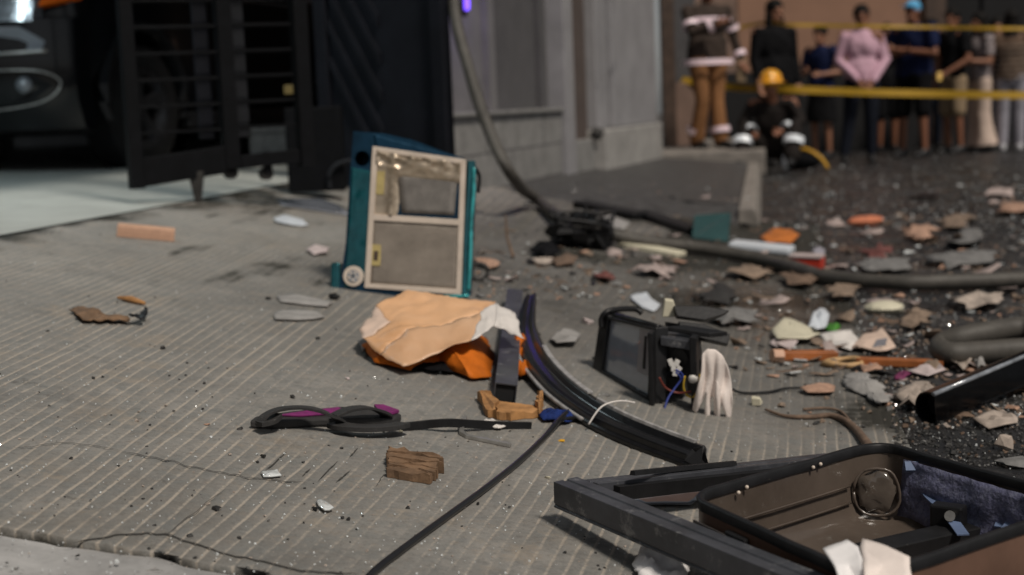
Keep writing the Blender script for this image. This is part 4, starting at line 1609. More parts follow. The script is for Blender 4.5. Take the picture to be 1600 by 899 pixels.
mb.tube(smooth_path([G(522, 650, .03), G(545, 640, .042), G(572, 637, .043), G(592, 642, .034), G(606, 650, .02)]), 1, prof=[(-.016, -.003), (.016, -.003), (.016, .003), (-.016, .003)])
mb.build('strap', M['strap'], sn, bevel=.001)

mb = MB()
mb.tube(smooth_path([G(626, 668, .008), G(660, 664, .012), G(700, 661, .022), G(740, 663, .016), G(780, 665, .008), G(830, 666, .006)]), 1, prof=[(-.003, -.009), (.003, -.009), (.003, .009), (-.003, .009)])
tag(mb.build('strap', M['rubber'], bevel=.001), 'narrow black rubber strap on edge between the sandal and blue cloth', 'strap')
# bent wire bracket
mb = MB()
mb.tube([G(727, 652, .02), G(722, 664, .012), G(721, 676, .006), G(730, 682, .005), G(760, 688, .005), G(798, 696, .005)], 1, prof=[(-.005, -.004), (.005, -.004), (.005, .004), (-.005, .004)])
tag(mb.build('bracket', M['silver'], bevel=.001), 'small bent grey metal bracket in front of the black strap', 'bracket')
rag('tissue', [(755, 664), (768, 660), (782, 668), (790, 672), (778, 674), (762, 670)], .012, M['paperwhite'], 'tiny crumpled white tissue beside the bent bracket', 'tissue', seed=3)

# splintered wood by the tube
mw = empty('splintered_board', G(800, 650), 'orange splintered board fragment lying under the end of the square tube', 'wood')
def splinter(pts, th, material, parent, name='splinter', seed=1):
    poly = dens([G(*p_) for p_ in pts], 5, .07, seed)
    mb = MB()
    top = [V((a.x, a.y, hgt(a.x, a.y) + th * (1 + .5 * noise.noise(a * 40)))) for a in poly]
    mb.loft([[V((a.x, a.y, hgt(a.x, a.y) + .001)) for a in poly], top])
    return mb.build(name, material, parent)
splinter([(746, 626), (760, 624), (778, 640), (775, 656), (758, 650)], .022, M['wood'], mw, seed=2)
splinter([(772, 640), (840, 645), (850, 652), (800, 658), (776, 656)], .018, M['wood'], mw, seed=4)
splinter([(838, 638), (845, 628), (848, 646), (842, 654)], .028, M['wood'], mw, seed=5)
rag('blue_cloth', [(843, 652), (858, 646), (875, 650), (894, 649), (899, 658), (885, 666), (865, 662), (848, 662)], .022, M['bluecloth'], 'small knotted blue cloth on the thin black cable', 'cloth', seed=11, freq=9)
# thin cable
mb = MB()
mb.tube(smooth_path([G(560, 925, .006), G(585, 893, .006), G(640, 850, .006), G(700, 806, .006), G(760, 762, .006), G(810, 722, .006), G(850, 684, .007), G(872, 658, .018), G(890, 642, .012), G(905, 632, .006)], 8), .0062, 10)
tag(mb.build('cable', M['trimgloss'], smooth='all'), 'thin black cable running from the bottom edge up to the blue cloth', 'cable')
mb = MB()
mb.tube(smooth_path([G(868, 660, .012), G(890, 654, .012), G(915, 654, .006), G(945, 656, .006), G(965, 656, .006)], 6), .005, 8)
tag(mb.build('cable', M['rubber'], smooth='all'), 'short black cable end between the blue cloth and the curved trim', 'cable')
# weathered wood chunk
wc = empty('wood_chunk', G(645, 752), 'weathered brown wood chunk with splintered ends alone on the concrete', 'wood')
poly = [(604, 744), (608, 720), (630, 714), (660, 722), (688, 730), (690, 742), (672, 748), (668, 757), (640, 752)]
for i in range(5):
    f0, f1 = i / 5, (i + 1) / 5
    l0, l1 = (604 + 3 * f0 * 2, 747 - 30 * f0), (604 + 3 * f1 * 2, 747 - 30 * f1)
    r0, r1 = (668 + 22 * min(1, f0 * 2), 758 - 28 * f0), (668 + 22 * min(1, f1 * 2), 758 - 28 * f1)
    P4 = dens([G(l0[0] + rr(-3, 3), l0[1]), G(r0[0] + rr(-8, 5), r0[1]), G(r1[0] + rr(-8, 5), r1[1]), G(l1[0] + rr(-3, 3), l1[1])], 7, .05, i)
    mb = MB()
    mb.loft([[V((a.x, a.y, hgt(a.x, a.y) + .001)) for a in P4], [V((a.x, a.y, hgt(a.x, a.y) + .016 + .008 * noise.noise(a * 55) + .002 * i)) for a in P4]])
    mb.build('splinter', M['bark'], wc)
rag('glass_scrap', [(408, 742), (435, 738), (440, 748), (412, 750)], .004, M['glasschip'], 'small clear glass flake lying left of the wood chunk', 'glass', seed=2, k=2)
rag('glass_scrap', [(495, 786), (508, 788), (522, 800), (508, 804), (498, 796)], .006, M['glasschip'], 'bent clear plastic flake below and left of the wood chunk', 'glass', seed=3, k=2)

# pale wood block
wb = empty('wood_block', G(228, 374), 'pale pinkish grooved wood block near the garage threshold', 'wood')
a, b = G(182, 370), G(272, 378)
dd = b - a
up_ = normal_at(a)
sdv = up_.cross(dd).normalized() * .075
mb = MB()
mb.box(a, dd, sdv, up_ * .012)
mb.build('base', M['palewood'], wb, bevel=.002)
for f in (0, .74):
    mb = MB()
    mb.box(a + sdv * f + up_ * .0122, dd, sdv * .26, up_ * .028)
    mb.build('rail', M['palewood'], wb, bevel=.002)
mb = MB()
mb.box(a + sdv * .27 + up_ * .0122 + dd * .01, dd * .98, sdv * .46, up_ * .015)
mb.build('inlay', M['ivory'], wb, bevel=.001)

# leaf-like bark pieces and stick
rag('bark_flake', [(108, 490), (125, 486), (150, 493), (172, 500), (200, 502), (203, 509), (165, 508), (130, 507)], .022, M['bark'], 'long curled brown bark flake on the left concrete', 'bark', seed=6, edge=.5)
rag('leaf', [(202, 510), (215, 505), (228, 493), (230, 500), (222, 511)], .03, M['rubber'], 'small black curled leaf at the right end of the bark flake', 'leaf', seed=6, edge=.8)
mb = MB()
mb.tube([G(184, 465, .008), G(205, 468, .010), G(226, 474, .008)], [.004, .010, .005], 7)
tag(mb.build('stick', M['wood'], smooth=40), 'short yellowish stick lying above the bark flake', 'stick')
rag('torn_paper', [(432, 466), (460, 462), (500, 470), (520, 476), (512, 482), (470, 478), (438, 474)], .004, M['greyfabric'], 'upper of two pale flattened paper strips left of the teal hood', 'paper', seed=7, k=3)
rag('torn_paper', [(427, 494), (440, 487), (500, 490), (508, 499), (470, 503), (430, 502)], .004, M['greyfabric'], 'lower of two pale flattened paper strips left of the teal hood', 'paper', seed=8, k=3)
rag('torn_paper', [(428, 344), (445, 339), (475, 347), (482, 354), (455, 354), (432, 350)], .012, M['bluewhite'], 'small whitish paper strip near the gate casters', 'paper', seed=9, k=3)
rag('glass_sheet', [(432, 312), (500, 311), (530, 322), (545, 338), (490, 330), (440, 322)], .002, M['glassgrey'], 'flat bluish glass sheet on the ground before the lock box', 'glass', seed=10, k=2)
rag('wrapper', [(478, 394), (492, 388), (515, 391), (512, 400), (490, 401)], .02, M['wrap'], 'small pink and white wrapper left of the teal hood', 'wrapper', seed=12)

# ================================================================== CURVED TRIM
ct = empty('curved_trim', G(940, 660), 'long curved black rubber trim with a pale edge highlight lying across the centre', 'trim')
pth = [G(829, 462, .10), G(824, 490, .075), G(822, 520, .05), G(836, 562, .035), G(866, 600, .028), G(905, 632, .024), G(955, 662, .022), G(1020, 690, .020), G(1090, 716, .018)]
SP = smooth_path(pth, 7)
mb = MB()
wds = [.50 + .48 * min(1, i / (len(SP) * .35)) for i in range(len(SP))]
wds[-1] = .8
mb.tube(SP, wds, prof=[(-.036, -.016), (.036, -.016), (.036, -.006), (.026, -.004), (.024, .010), (.010, .014), (.004, .004), (-.012, .006), (-.022, .020), (-.036, .018)])
mb.build('rubber_channel', M['trimgloss'], ct, bevel=.002)
off = []
for i, p_ in enumerate(SP):
    d_ = (SP[min(i + 1, len(SP) - 1)] - SP[max(i - 1, 0)]).normalized()
    s_ = d_.cross(V((0, 0, 1))).normalized()
    off.append(s_)
i0, i1 = 20, len(SP) - 2
mb = MB()
mb.tube([SP[i] - off[i] * .030 * wds[i] + V((0, 0, .024)) for i in range(i0, 36)], 1, prof=[(-.008, -.003), (.008, -.003), (.006, .003), (-.006, .003)])
mb.build('strip_glint', M['greyedge'], ct, bevel=.001)  # pale strip paints the highlight on the trim's upper edge
mb = MB()
mb.tube([SP[i] - off[i] * .028 * wds[i] + V((0, 0, .022)) for i in range(37, i1)], 1, prof=[(-.006, -.003), (.006, -.003), (.004, .004), (-.004, .004)])
mb.build('strip_glint', M['greyedge'], ct, bevel=.001)
mb = MB()
mb.tube([SP[i] + off[i] * .037 * wds[i] + V((0, 0, -.004)) for i in range(18, 40)], .005, 7)
mb.build('edge_glint', M['greyedge'], ct, smooth='all')  # pale bead paints another highlight line along the trim
mb = MB()
e_ = SP[-1]
mb.add([e_ + V((-.01, 0, .02)), e_ + V((.02, -.03, -.015)), e_ + V((.0, -.05, -.01)), e_ + V((-.03, -.02, .0)), e_ + V((.01, -.02, .03))], [(0, 1, 2), (0, 2, 3), (0, 4, 1), (4, 3, 2)])
mb.build('torn_end', M['rubber'], ct, solid=.002)
mb = MB()
k_ = int(len(SP) * .72)
c_ = SP[k_]
mb.tube(smooth_path([c_ - off[k_] * .03 + V((.04, 0, .035)), c_ - off[k_] * .035 + V((0, 0, .04)), c_ + V((-.01, -.01, .034)), c_ + off[k_] * .04 + V((-.005, -.01, .0))]), .0022, 6)
mb.build('wire_tie', M['paperwhite'], ct, smooth='all')
# second thin strip by its right end
mb = MB()
mb.tube(smooth_path([G(985, 690, .008), G(1030, 705, .008), G(1095, 722, .006)]), 1, prof=[(-.012, -.004), (.012, -.004), (.012, .003), (-.012, .003)])
tag(mb.build('rubber_strip', M['framemetal'], bevel=.001), 'thin dark strip lying just below the right end of the curved trim', 'strip')

# ================================================================== BROKEN APPLIANCE
P0, P1, P2 = G(1018, 630), G(933, 580), G(1090, 642)
ap = empty('broken_microwave', P0, 'broken black microwave carcass with a grey glass door and loose wires', 'microwave')
Hh = (W(1022, 512, depth(P0)) - P0).z
Q0, Q1 = W(1023, 512, depth(P0) + .01), W(945, 494, depth(P1))
u1, u2 = P1 - P0, P2 - P0
zv = V((0, 0, Hh))
nl = u1.cross(zv).normalized()
if nl.dot(FWD) > 0:
    nl = -nl
nr = u2.cross(zv).normalized()
if nr.dot(FWD) > 0:
    nr = -nr
tl_ = .014


def face_box(o, a, b, f0, f1, g0, g1, nrm, th, name, material, bevel=.002, off=0):
    mb = MB()
    mb.box(o + a * f0 + b * g0 + nrm * off, a * (f1 - f0), b * (g1 - g0), nrm * th)
    return mb.build(name, material, ap, bevel=bevel)


# door face (left): frame of four pieces and a pane


def door_pt(f, g):
    return (P0.lerp(P1, f)).lerp(Q0.lerp(Q1, f), g)


def door_piece(f0, f1, g0, g1, th, name, material, off=0.0, bevel=.002):
    mb = MB()
    mb.slab([door_pt(f0, g0) + nl * off, door_pt(f1, g0) + nl * off, door_pt(f1, g1) + nl * off, door_pt(f0, g1) + nl * off], -nl * th)
    return mb.build(name, material, ap, bevel=bevel)


door_piece(-.02, .08, 0, 1, .035, 'door_stile', M['blackpl'])
door_piece(.93, 1.10, 0, 1.02, .05, 'door_stile', M['blackpl'])
door_piece(.081, .929, 0, .05, .035, 'door_rail', M['blackpl'])
door_piece(.081, .929, .95, 1.0, .035, 'door_rail', M['blackpl'])
door_piece(.082, .928, .051, .949, .006, 'door_glass', M['glassgrey'], -.010, 0)
door_piece(.10, .34, .30, .92, .0015, 'light_strip', M['striplight'], -.0085, 0)
door_piece(.19, .225, .38, .84, .004, 'slot', M['blackpl'], -.006, .0005)
mb = MB()
mb.box(P0 - nl * .04 + u1 * .02, u1 * .96, u2 * .25, V((0, 0, .006)))
mb.build('base_plate', M['blackpl'], ap)
mb = MB()
mb.tube([Q0 - nl * .01, Q0.lerp(Q1, .5) - nl * .01 + V((0, 0, .004)), Q1 - nl * .02], .008, 8)
mb.build('top_edge', M['blackpl'], ap, smooth='all')
mb = MB()
mb.box(Q0 - nl * .03 + V((0, 0, -.012)), u2 * .95, -nl * .05, V((0, 0, .012)))
mb.build('roof_strip', M['blackpl'], ap, bevel=.002)
# electronics bay on the right
face_box(P0, u2, zv, .86, 1.0, 0, .98, -nr, .05, 'bay_post', M['blackpl'])
face_box(P0, u2, zv, .0, .10, 0, .98, -nr, .05, 'bay_post', M['blackpl'], .002, -.031)
mb = MB()
mb.box(P0 + u2 * .1 - nr * .16, u2 * .8, zv * .97, -nr * .005)
mb.build('bay_wall', M['grime'], ap)
mb = MB()
c_ = P0 + u2 * .55 + zv * .62 - nr * .06
mb.tube([c_, c_ - nr * .08], .045, 20)
mb.tube([c_ + nr * .004, c_ + nr * .010], .022, 16)
mb.build('fan_motor', M['blackpl'], ap, smooth=40)
mb = MB()
mb.box(P0 + u2 * .15 + zv * .05 - nr * .09, u2 * .45, zv * .25, -nr * .06)
mb.build('transformer', M['grime'], ap, bevel=.003)
mb = MB()
mb.box(P0 + u2 * .2 + zv * .78 - nr * .02, u2 * .72, zv * .12, -nr * .1)
mb.build('control_board', M['framemetal'], ap, bevel=.002)
cc = W(1052, 575, depth(P0) - .01)
mb = MB()
for dx, dz in ((0, 0), (.008, .012), (-.006, .014), (.004, -.012), (.012, -.004)):
    mb.boxc(cc + V((dx, 0, dz)), .006, .006, .008, Matrix.Rotation(dx * 60, 3, 'Y'))
mb.build('connector', M['wirew'], ap, bevel=.001)
dd_ = depth(P0) - .03
for nm, mm, pts in (('wire', 'wireb', [(1056, 582), (1064, 592), (1055, 606), (1044, 622), (1038, 640)]), ('wire', 'wirey', [(1070, 588), (1068, 605), (1074, 618), (1084, 620), (1092, 605), (1094, 585)]),
                    ('wire', 'wirer', [(1030, 590), (1040, 606), (1058, 614), (1080, 612)]), ('wire', 'wireb', [(1056, 578), (1066, 585), (1068, 600)])):
    mb = MB()
    mb.tube(smooth_path([W(x, y, dd_ + .01 * math.sin(i)) for i, (x, y) in enumerate(pts)], 6), .0026, 7)
    mb.build(nm, M[mm], ap, smooth='all')
mb = MB()
mb.ell(W(1083, 592, dd_), (.012, .012, .012))
mb.build('lamp_bulb', M['wirew'], ap, smooth='all')
# bent plates on the top right
for nm, pts, th in (('bent_plate', [(1052, 478), (1100, 478), (1140, 485), (1128, 492), (1100, 500), (1058, 494)], .01), ('bent_plate', [(1060, 502), (1100, 506), (1141, 522), (1138, 538), (1100, 530), (1064, 516)], .012)):
    mb = MB()
    q_ = [W(x, y, depth(P0) + .10 - (y - 478) * .0012) for x, y in pts]
    mb.slab(q_, (V((0, .03, -.012))))
    mb.build(nm, M['blackpl'], ap, bevel=.002)
mb = MB()
mb.tube(smooth_path([W(940, 512, depth(P1)), W(940, 498, depth(P1)), W(952, 486, depth(P1)), W(990, 483, depth(P1) + .05), W(1003, 490, depth(P1) + .05)]), .008, 8)
mb.build('bent_handle', M['blackpl'], ap, smooth='all')
# ivory foam block on the roof
pb_ = W(1047, 496, depth(P0) + .12)
mb = MB()
mb.loft([[pb_ + V((-.020, 0, 0)), pb_ + V((.02, 0, 0)), pb_ + V((.022, .03, 0)), pb_ + V((-.018, .03, 0))], [pb_ + V((-.012, 0, .045)), pb_ + V((.010, 0, .042)), pb_ + V((.012, .03, .042)), pb_ + V((-.01, .03, .046))]])
tag(mb.build('foam_block', M['ivory'], bevel=.003), 'small ivory foam block perched on top of the broken microwave', 'foam block')

# glove draped on its right corner
dgv = depth(P2) - .05
GO = [(1097, 553), (1105, 545), (1118, 546), (1129, 555), (1137, 572), (1143, 596), (1145, 628), (1141, 659), (1135, 657), (1131, 620), (1127, 622), (1124, 664), (1117, 662), (1116, 621), (1112, 619), (1106, 661), (1100, 657), (1104, 615), (1100, 613), (1088, 647), (1081, 641), (1090, 604), (1096, 580)]
mb = MB()
ctr_ = (1116, 585)
gr = []
for i in range(11):
    r = .02 + .98 * i / 10
    ring = []
    for q_ in range(len(GO)):
        for k in range(3):
            x0, y0 = GO[q_]
            x1, y1 = GO[(q_ + 1) % len(GO)]
            x, y = x0 + (x1 - x0) * k / 3, y0 + (y1 - y0) * k / 3
            x, y = ctr_[0] + (x - ctr_[0]) * r, ctr_[1] + (y - ctr_[1]) * r
            fold = .006 * math.sin(x * .42 + (y - 550) * .03 + 1.5 * noise.noise(V((x * .05, y * .03, 1)))) * min(1, (y - 535) / 60) + .016 * noise.noise(V((x * .07, y * .018, 3))) - .010 * max(0, (y - 610) / 50)
            bulge = .022 * math.exp(-((y - 560) / 30) ** 2) - .02 * max(0, (y - 620) / 40)
            ring.append(W(x, y, dgv - fold - bulge))
    gr.append(ring)
mb.loft(gr, True, False)
o = mb.build('glove', M['white'], smooth='all', solid=.005, sub=1)
tag(o, 'limp off-white work glove draped over the corner of the broken microwave', 'glove')

# ================================================================== METAL FRAME
fr_ = empty('window_frame', G(880, 785), 'scuffed dark metal window frame corner lying beside the open suitcase', 'window frame')
cA, cB, cC = G(884, 789, .035), G(1292, 964, .07), G(1300, 738, .022)
def hollow_bar(p, q, wd, th, name, grooves=True):
    d = q - p
    s_ = d.cross(V((0, 0, 1))).normalized()
    u_ = s_.cross(d).normalized()
    pf_ = [(-wd / 2, 0), (wd / 2, 0), (wd / 2, th * .08), (wd * .46, th * .10), (wd * .46, th * .16), (wd / 2, th * .18), (wd / 2, th), (wd * .12, th), (wd * .10, th * .94), (-wd * .05, th * .94), (-wd * .07, th), (-wd / 2, th)]
    mb = MB()
    k = 10
    mb.loft([[p + d * (i / k) + s_ * a + u_ * b for a, b in pf_] for i in range(k + 1)])
    return mb.build(name, M['framemetal'], fr_, bevel=.0015)
hollow_bar(cA, cB, .050, .046, 'bar')
hollow_bar(cA + (cC - cA).normalized() * .055, cC, .038, .036, 'bar')
mb = MB()
mb.tube([cA + V((.12, .04, .04)), cA.lerp(cC, .35) + V((0, .0, .042)), cA.lerp(cC, .6) + V((0, 0, .04))], 1, prof=[(-.006, -.003), (.006, -.003), (.004, .005), (-.004, .005)])
mb.build('gasket', M['rubber'], fr_)
mb = MB()
mb.tube([cA.lerp(cC, .16) + V((0, -.03, .02)), cA.lerp(cC, .98) + V((0, -.03, .016))], 1, prof=[(-.012, -.012), (.012, -.012), (.012, .012), (-.012, .012)])
mb.build('glazing_channel', M['rubber'], fr_)
rag('glass_sheet', [(960, 778), (1050, 762), (1120, 752), (1095, 780), (1080, 792), (1000, 792)], .003, M['glassgrey'], 'broken dark glass sheet lying inside the metal window frame', 'glass', seed=14, k=2)
rag('white_tissue', [(988, 890), (1002, 872), (1034, 868), (1060, 882), (1078, 900), (1074, 918), (1036, 922), (998, 910)], .045, M['whitecool'], 'crumpled white tissue lying under the metal frame bar', 'tissue', seed=15, freq=3.5, jit=.04)

# ================================================================== SUITCASE
CH = .125
L_, F_, R_, Nn = G(1072, 783, CH * .95), G(1372, 697, CH * 1.0), G(1705, 792, CH), G(1352, 912, CH * .98)
cs = empty('suitcase', G(1350, 880), 'open brown hard-shell suitcase half with dark rim and blue lining', 'suitcase')
cen = (L_ + F_ + R_ + Nn) / 4


def rrect(cn, k, rad_f=.18, seg=6, scale=1.0, dz=0.0):
    pts = []
    c = sum(cn, V()) / 4
    cn = [c + (p_ - c) * scale for p_ in cn]
    for i in range(4):
        p_ = cn[i]
        a, b = cn[(i - 1) % 4], cn[(i + 1) % 4]
        pa_, pb2 = p_.lerp(a, rad_f), p_.lerp(b, rad_f)
        for s_ in range(seg + 1):
            t = s_ / seg
            pts.append((pa_ * (1 - t) ** 2 + p_ * 2 * t * (1 - t) + pb2 * t * t) + V((0, 0, dz)))
        nx = cn[(i + 1) % 4]
        e0, e1 = pb2, nx.lerp(p_, rad_f)
        for s_ in range(1, 6):
            pts.append(e0.lerp(e1, s_ / 6) + V((0, 0, dz)))
    return pts


rimc = [L_, F_, R_, Nn]
def ring_(scale, drop, dent=0):
    r = rrect(rimc, 0, .14, 7, scale)
    out = []
    for i, p_ in enumerate(r):
        z0 = hgt(p_.x, p_.y)
        z = p_.z + (z0 + .004 - p_.z) * drop
        q_ = p_ + V((0, 0, 0))
        out.append(V((q_.x + .004 * noise.noise(q_ * 9) * dent, q_.y, z)))
    return out
mb = MB()
mb.loft([ring_(1.0, 0), ring_(1.004, .3), ring_(.995, .7), ring_(.97, .9), ring_(.90, 1.0)], False, True)
mb.build('outer_shell', M['shell_out'], cs, smooth=50)
mb = MB()
mb.loft([ring_(.985, 0.0), ring_(.98, .3, 1), ring_(.965, .68, 1), ring_(.935, .86, 1), ring_(.86, .95), ring_(.5, .96), ring_(.02, .96)], False, True)
mb.build('inner_shell', M['shell_in'], cs, smooth=50)
mb = MB()
r_ = ring_(.993, -.02)
r_.append(r_[0])
r_.append(r_[1])
mb.tube([p_ + V((0, 0, .004 + .003 * noise.noise(p_ * 14))) for p_ in r_], 1, prof=[(-.005, -.011), (.005, -.011), (.006, .003), (.003, .006), (-.003, .006), (-.006, .003)])
mb.build('rim', M['rubber'], cs, smooth=50)
# grooves on the long inner wall
for dz in (.42, .66):
    mb = MB()
    a, b = L_.lerp(F_, .15), L_.lerp(F_, .80)
    ins = ((cen - (a + b) / 2).normalized())
    za = lambda p_: V((p_.x, p_.y, p_.z + (hgt(p_.x, p_.y) - p_.z) * dz))
    mb.tube([za(a.lerp(b, k / 8)) + ins * (.010 + .008 * dz) for k in range(9)], .0022, 6)
    mb.build('wall_ridge', M['shell_in'], cs, smooth='all')
# clear moulded wheel wells in the far corner
def at_case(u, v, z):
    """u along L->F, v along L->N, z fraction of depth"""
    p_ = L_ + (F_ - L_) * u + (Nn - L_) * v
    return V((p_.x, p_.y, hgt(p_.x, p_.y) + z))
c_ = at_case(.88, .12, .062)
un_ = ((at_case(.5, .5, .075) - c_)).normalized()
rt = Matrix((un_.cross(V((0, 0, 1))).normalized(), un_, V((0, 0, 1)))).transposed()
mb = MB()
for rr2, out, tb in ((.040, .002, .0028),):
    pts = []
    for k in range(25):
        a = 2 * math.pi * k / 24
        e_x = math.copysign(abs(math.cos(a)) ** .8, math.cos(a)) * rr2 * (1 + .12 * noise.noise(V((math.cos(a), math.sin(a), rr2 * 30))))
        e_z = math.copysign(abs(math.sin(a)) ** .8, math.sin(a)) * rr2 * 1.1
        pts.append(c_ + rt @ V((e_x, out + .006 * noise.noise(V((math.cos(a) * 2, math.sin(a) * 2, 3))), e_z)))
    mb.tube(pts, tb, 7, up=un_)
mb.build('wheel_well', M['shell_in'], cs, smooth='all')
mb = MB()
mb.ell(c_ + un_ * .002, (.033, .008, .036), rt, 16, 10, .5, 3)
mb.build('wheel_cover', M['skirting'], cs, smooth='all')
c2 = G(1468, 775, .055)
mb = MB()
mb.ell(c2, (.045, .02, .042), Matrix.Rotation(-.7, 3, 'Z'), nz=.15)
mb.build('mesh_pocket', M['shellgrey'], cs, smooth='all')
# blue quilted lining on the right hand wall
mb = MB()
vs = []
nx, ny = 24, 9
for j in range(ny + 1):
    for i in range(nx + 1):
        u, v = i / nx, j / ny
        p_ = F_.lerp(R_, .17 + .80 * u)
        ins = (cen - F_.lerp(R_, .5))
        ins = V((ins.x, ins.y, 0)).normalized()
        z = p_.z + (hgt(p_.x, p_.y) - p_.z) * (.04 + .80 * v)
        vs.append(V((p_.x, p_.y, z)) + ins * (.018 + .022 * v + .012 * noise.noise(V((u * 7, v * 4, 1)))))
mb.add(vs, [(j * (nx + 1) + i, j * (nx + 1) + i + 1, (j + 1) * (nx + 1) + i + 1, (j + 1) * (nx + 1) + i) for j in range(ny) for i in range(nx)])
mb.build('lining', M['lining'], cs, smooth='all', solid=.002)
# dark frame bar across floor, straps, buckle
a, b = G(1328, 850, .045), G(1500, 812, .05)
mb = MB()
mb.box(a, b - a, V((.02, -.05, 0)), V((0, 0, -.035)))
mb.build('telescopic_cover', M['rubber'], cs, bevel=.002)
mb = MB()
mb.tube(smooth_path([G(1424, 722, .115), G(1436, 750, .085), G(1452, 775, .07), G(1478, 800, .06), G(1505, 836, .055)]), 1, prof=[(-.010, -.0012), (.010, -.0012), (.010, .0012), (-.010, .0012)])
mb.build('strap', M['bluestrap'], cs)
bk_ = G(1482, 806, .060)
mb = MB()
mb.boxc(bk_, .028, .016, .020, Matrix.Rotation(-.6, 3, 'Z'))
bb = mb.build('buckle', M['blackpl'], cs, bevel=.004)
mb = MB()
mb.tube([bk_ + V((-.004, -.020, .006)), bk_ + V((-.006, -.026, .007))], .009, 14)
mb.build('rivet', M['silver'], bb)
for s3 in ([(1582, 764, .10), (1574, 790, .08), (1562, 824, .06)], [(1612, 786, .10), (1592, 802, .08), (1570, 830, .06)]):
    mb = MB()
    mb.tube(smooth_path([G(*q3) for q3 in s3]), 1, prof=[(-.009, -.0012), (.009, -.0012), (.009, .0012), (-.009, .0012)])
    mb.build('strap', M['bluestrap'], cs)
mb = MB()
mb.tube([G(1424, 722, .118), G(1426, 736, .105)], 1, prof=[(-.012, -.002), (.012, -.002), (.012, .002), (-.012, .002)])
mb.build('loop_tab', M['bluestrap'], cs)
# side handle on the wall facing the camera (L -> N)
for nm, f0, f1, dz0, dz1, th, mm in (('handle', .30, .86, .40, .62, .018, 'rubber'),):
    mb = MB()
    a, b = L_.lerp(Nn, f0), L_.lerp(Nn, f1)
    outw = V((a.x + b.x, a.y + b.y, 0)) * .5 - V((cen.x, cen.y, 0))
    outw.normalize()
    g0, g1 = hgt(a.x, a.y), hgt(b.x, b.y)
    pa1, pb1 = V((a.x, a.y, a.z - .030)), V((b.x, b.y, b.z - .030))
    mb.tube(smooth_path([pa1 + outw * .002, pa1.lerp(pb1, .08) + outw * .020, pa1.lerp(pb1, .5) + outw * .026, pa1.lerp(pb1, .92) + outw * .020, pb1 + outw * .002]), 1, prof=[(-.006, -.011), (.006, -.011), (.008, 0), (.006, .011), (-.006, .011)])
    mb.build(nm, M[mm], cs, bevel=.001)
    for f in (.06, .9):
        mb = MB()
        c_ = pa1.lerp(pb1, f)
        dv_ = (pb1 - pa1).normalized()
        mb.box(c_ - dv_ * .025 + outw * .001 - V((0, 0, .018)), dv_ * .05, outw * .014, V((0, 0, .036)))
        mb.build('handle_mount', M['rubber'], cs, bevel=.003)
mb = MB()
a, b = L_.lerp(Nn, .06), L_.lerp(Nn, .94)
mb.slab([V((a.x, a.y, a.z - .022)) + outw * .004, V((b.x, b.y, b.z - .022)) + outw * .004, V((b.x, b.y, hgt(b.x, b.y) + .03)) + outw * .004, V((a.x, a.y, hgt(a.x, a.y) + .03)) + outw * .004], outw * .003)
mb.build('side_plate', M['shellgrey'], cs)
# small beads along the inner wall
for u, z in ((.10, .10), (.22, .118), (.26, .124), (.60, .128), (.64, .130)):
    mb = MB()
    c_ = at_case(u, .03, z)
    mb.ell(c_, (.0035, .0035, .0035), None, 8, 6)
    mb.build('rivet', M['cream'], cs, smooth='all')

# white cloth over the near rim
wn = empty('white_napkin', G(1355, 930), 'white folded paper napkin hanging over the near rim of the suitcase', 'napkin')
def draped(pts, parent, name, material, dd0):
    mb = MB()
    P_ = [W(x, y, dd0 + k) for x, y, k in pts]
    c_ = sum(P_, V()) / len(P_)
    D_ = []
    for i in range(len(P_)):
        for k in range(4):
            D_.append(P_[i].lerp(P_[(i + 1) % len(P_)], k / 4))
    mb.loft([[c_.lerp(p_, r) - FWD * (.012 * noise.noise(c_.lerp(p_, r) * 28)) for p_ in D_] for r in (.02, .25, .5, .75, 1)], True, False)
    return mb.build(name, material, parent, smooth=50, solid=.002)
dn_ = depth(Nn) - .02
draped([(1285, 857, .05), (1322, 843, .07), (1342, 856, .04), (1350, 890, -.03), (1350, 925, -.05), (1318, 925, -.05), (1304, 885, -.02)], wn, 'left_fold', M['whitecool'], dn_)
draped([(1345, 856, .05), (1348, 843, .07), (1385, 854, .04), (1420, 870, .0), (1424, 902, -.04), (1404, 925, -.06), (1352, 925, -.06), (1350, 890, -.03)], wn, 'right_fold', M['white'], dn_ - .01)

# ================================================================== BLACK GUTTER PIPE
gp_ = empty('gutter_pipe', G(1440, 662), 'glossy black half-round gutter pipe lying on the right, open end towards the camera', 'pipe')
a, b = G(1442, 662, .0), G(1640, 575, .04)
d = (b - a).normalized()
s_ = d.cross(V((0, 0, 1))).normalized()
u_ = s_.cross(d)
R0 = .040


def dshape(p_, r, z0=.0):
    out = []
    for k in range(13):
        t = math.pi * (.5 + k / 12)
        out.append(p_ + s_ * (math.cos(t) * r * .8 + .012) + u_ * (R0 + math.sin(t) * r))
    out.append(p_ + s_ * .034 + u_ * (R0 - r))
    out.append(p_ + s_ * .034 + u_ * (R0 + r))
    return out


mb = MB()
mb.loft([dshape(b, R0 - .005), dshape(a, R0 - .005), dshape(a, R0), dshape(b, R0)], False, False)
mb.build('pipe_wall', M['glossblack'], gp_, smooth=50)
mb = MB()
mb.tube([a + s_ * .032 + u_ * (R0 * 2 - .004), b + s_ * .032 + u_ * (R0 * 2 - .004)], .006, 8)
mb.build('rim_glint', M['lamp'], gp_, smooth='all')  # pale bead paints the bright highlight on the pipe's top edge
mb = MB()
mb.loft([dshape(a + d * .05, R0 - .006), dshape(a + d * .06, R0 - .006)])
mb.build('shadow_plug', M['void'], gp_)

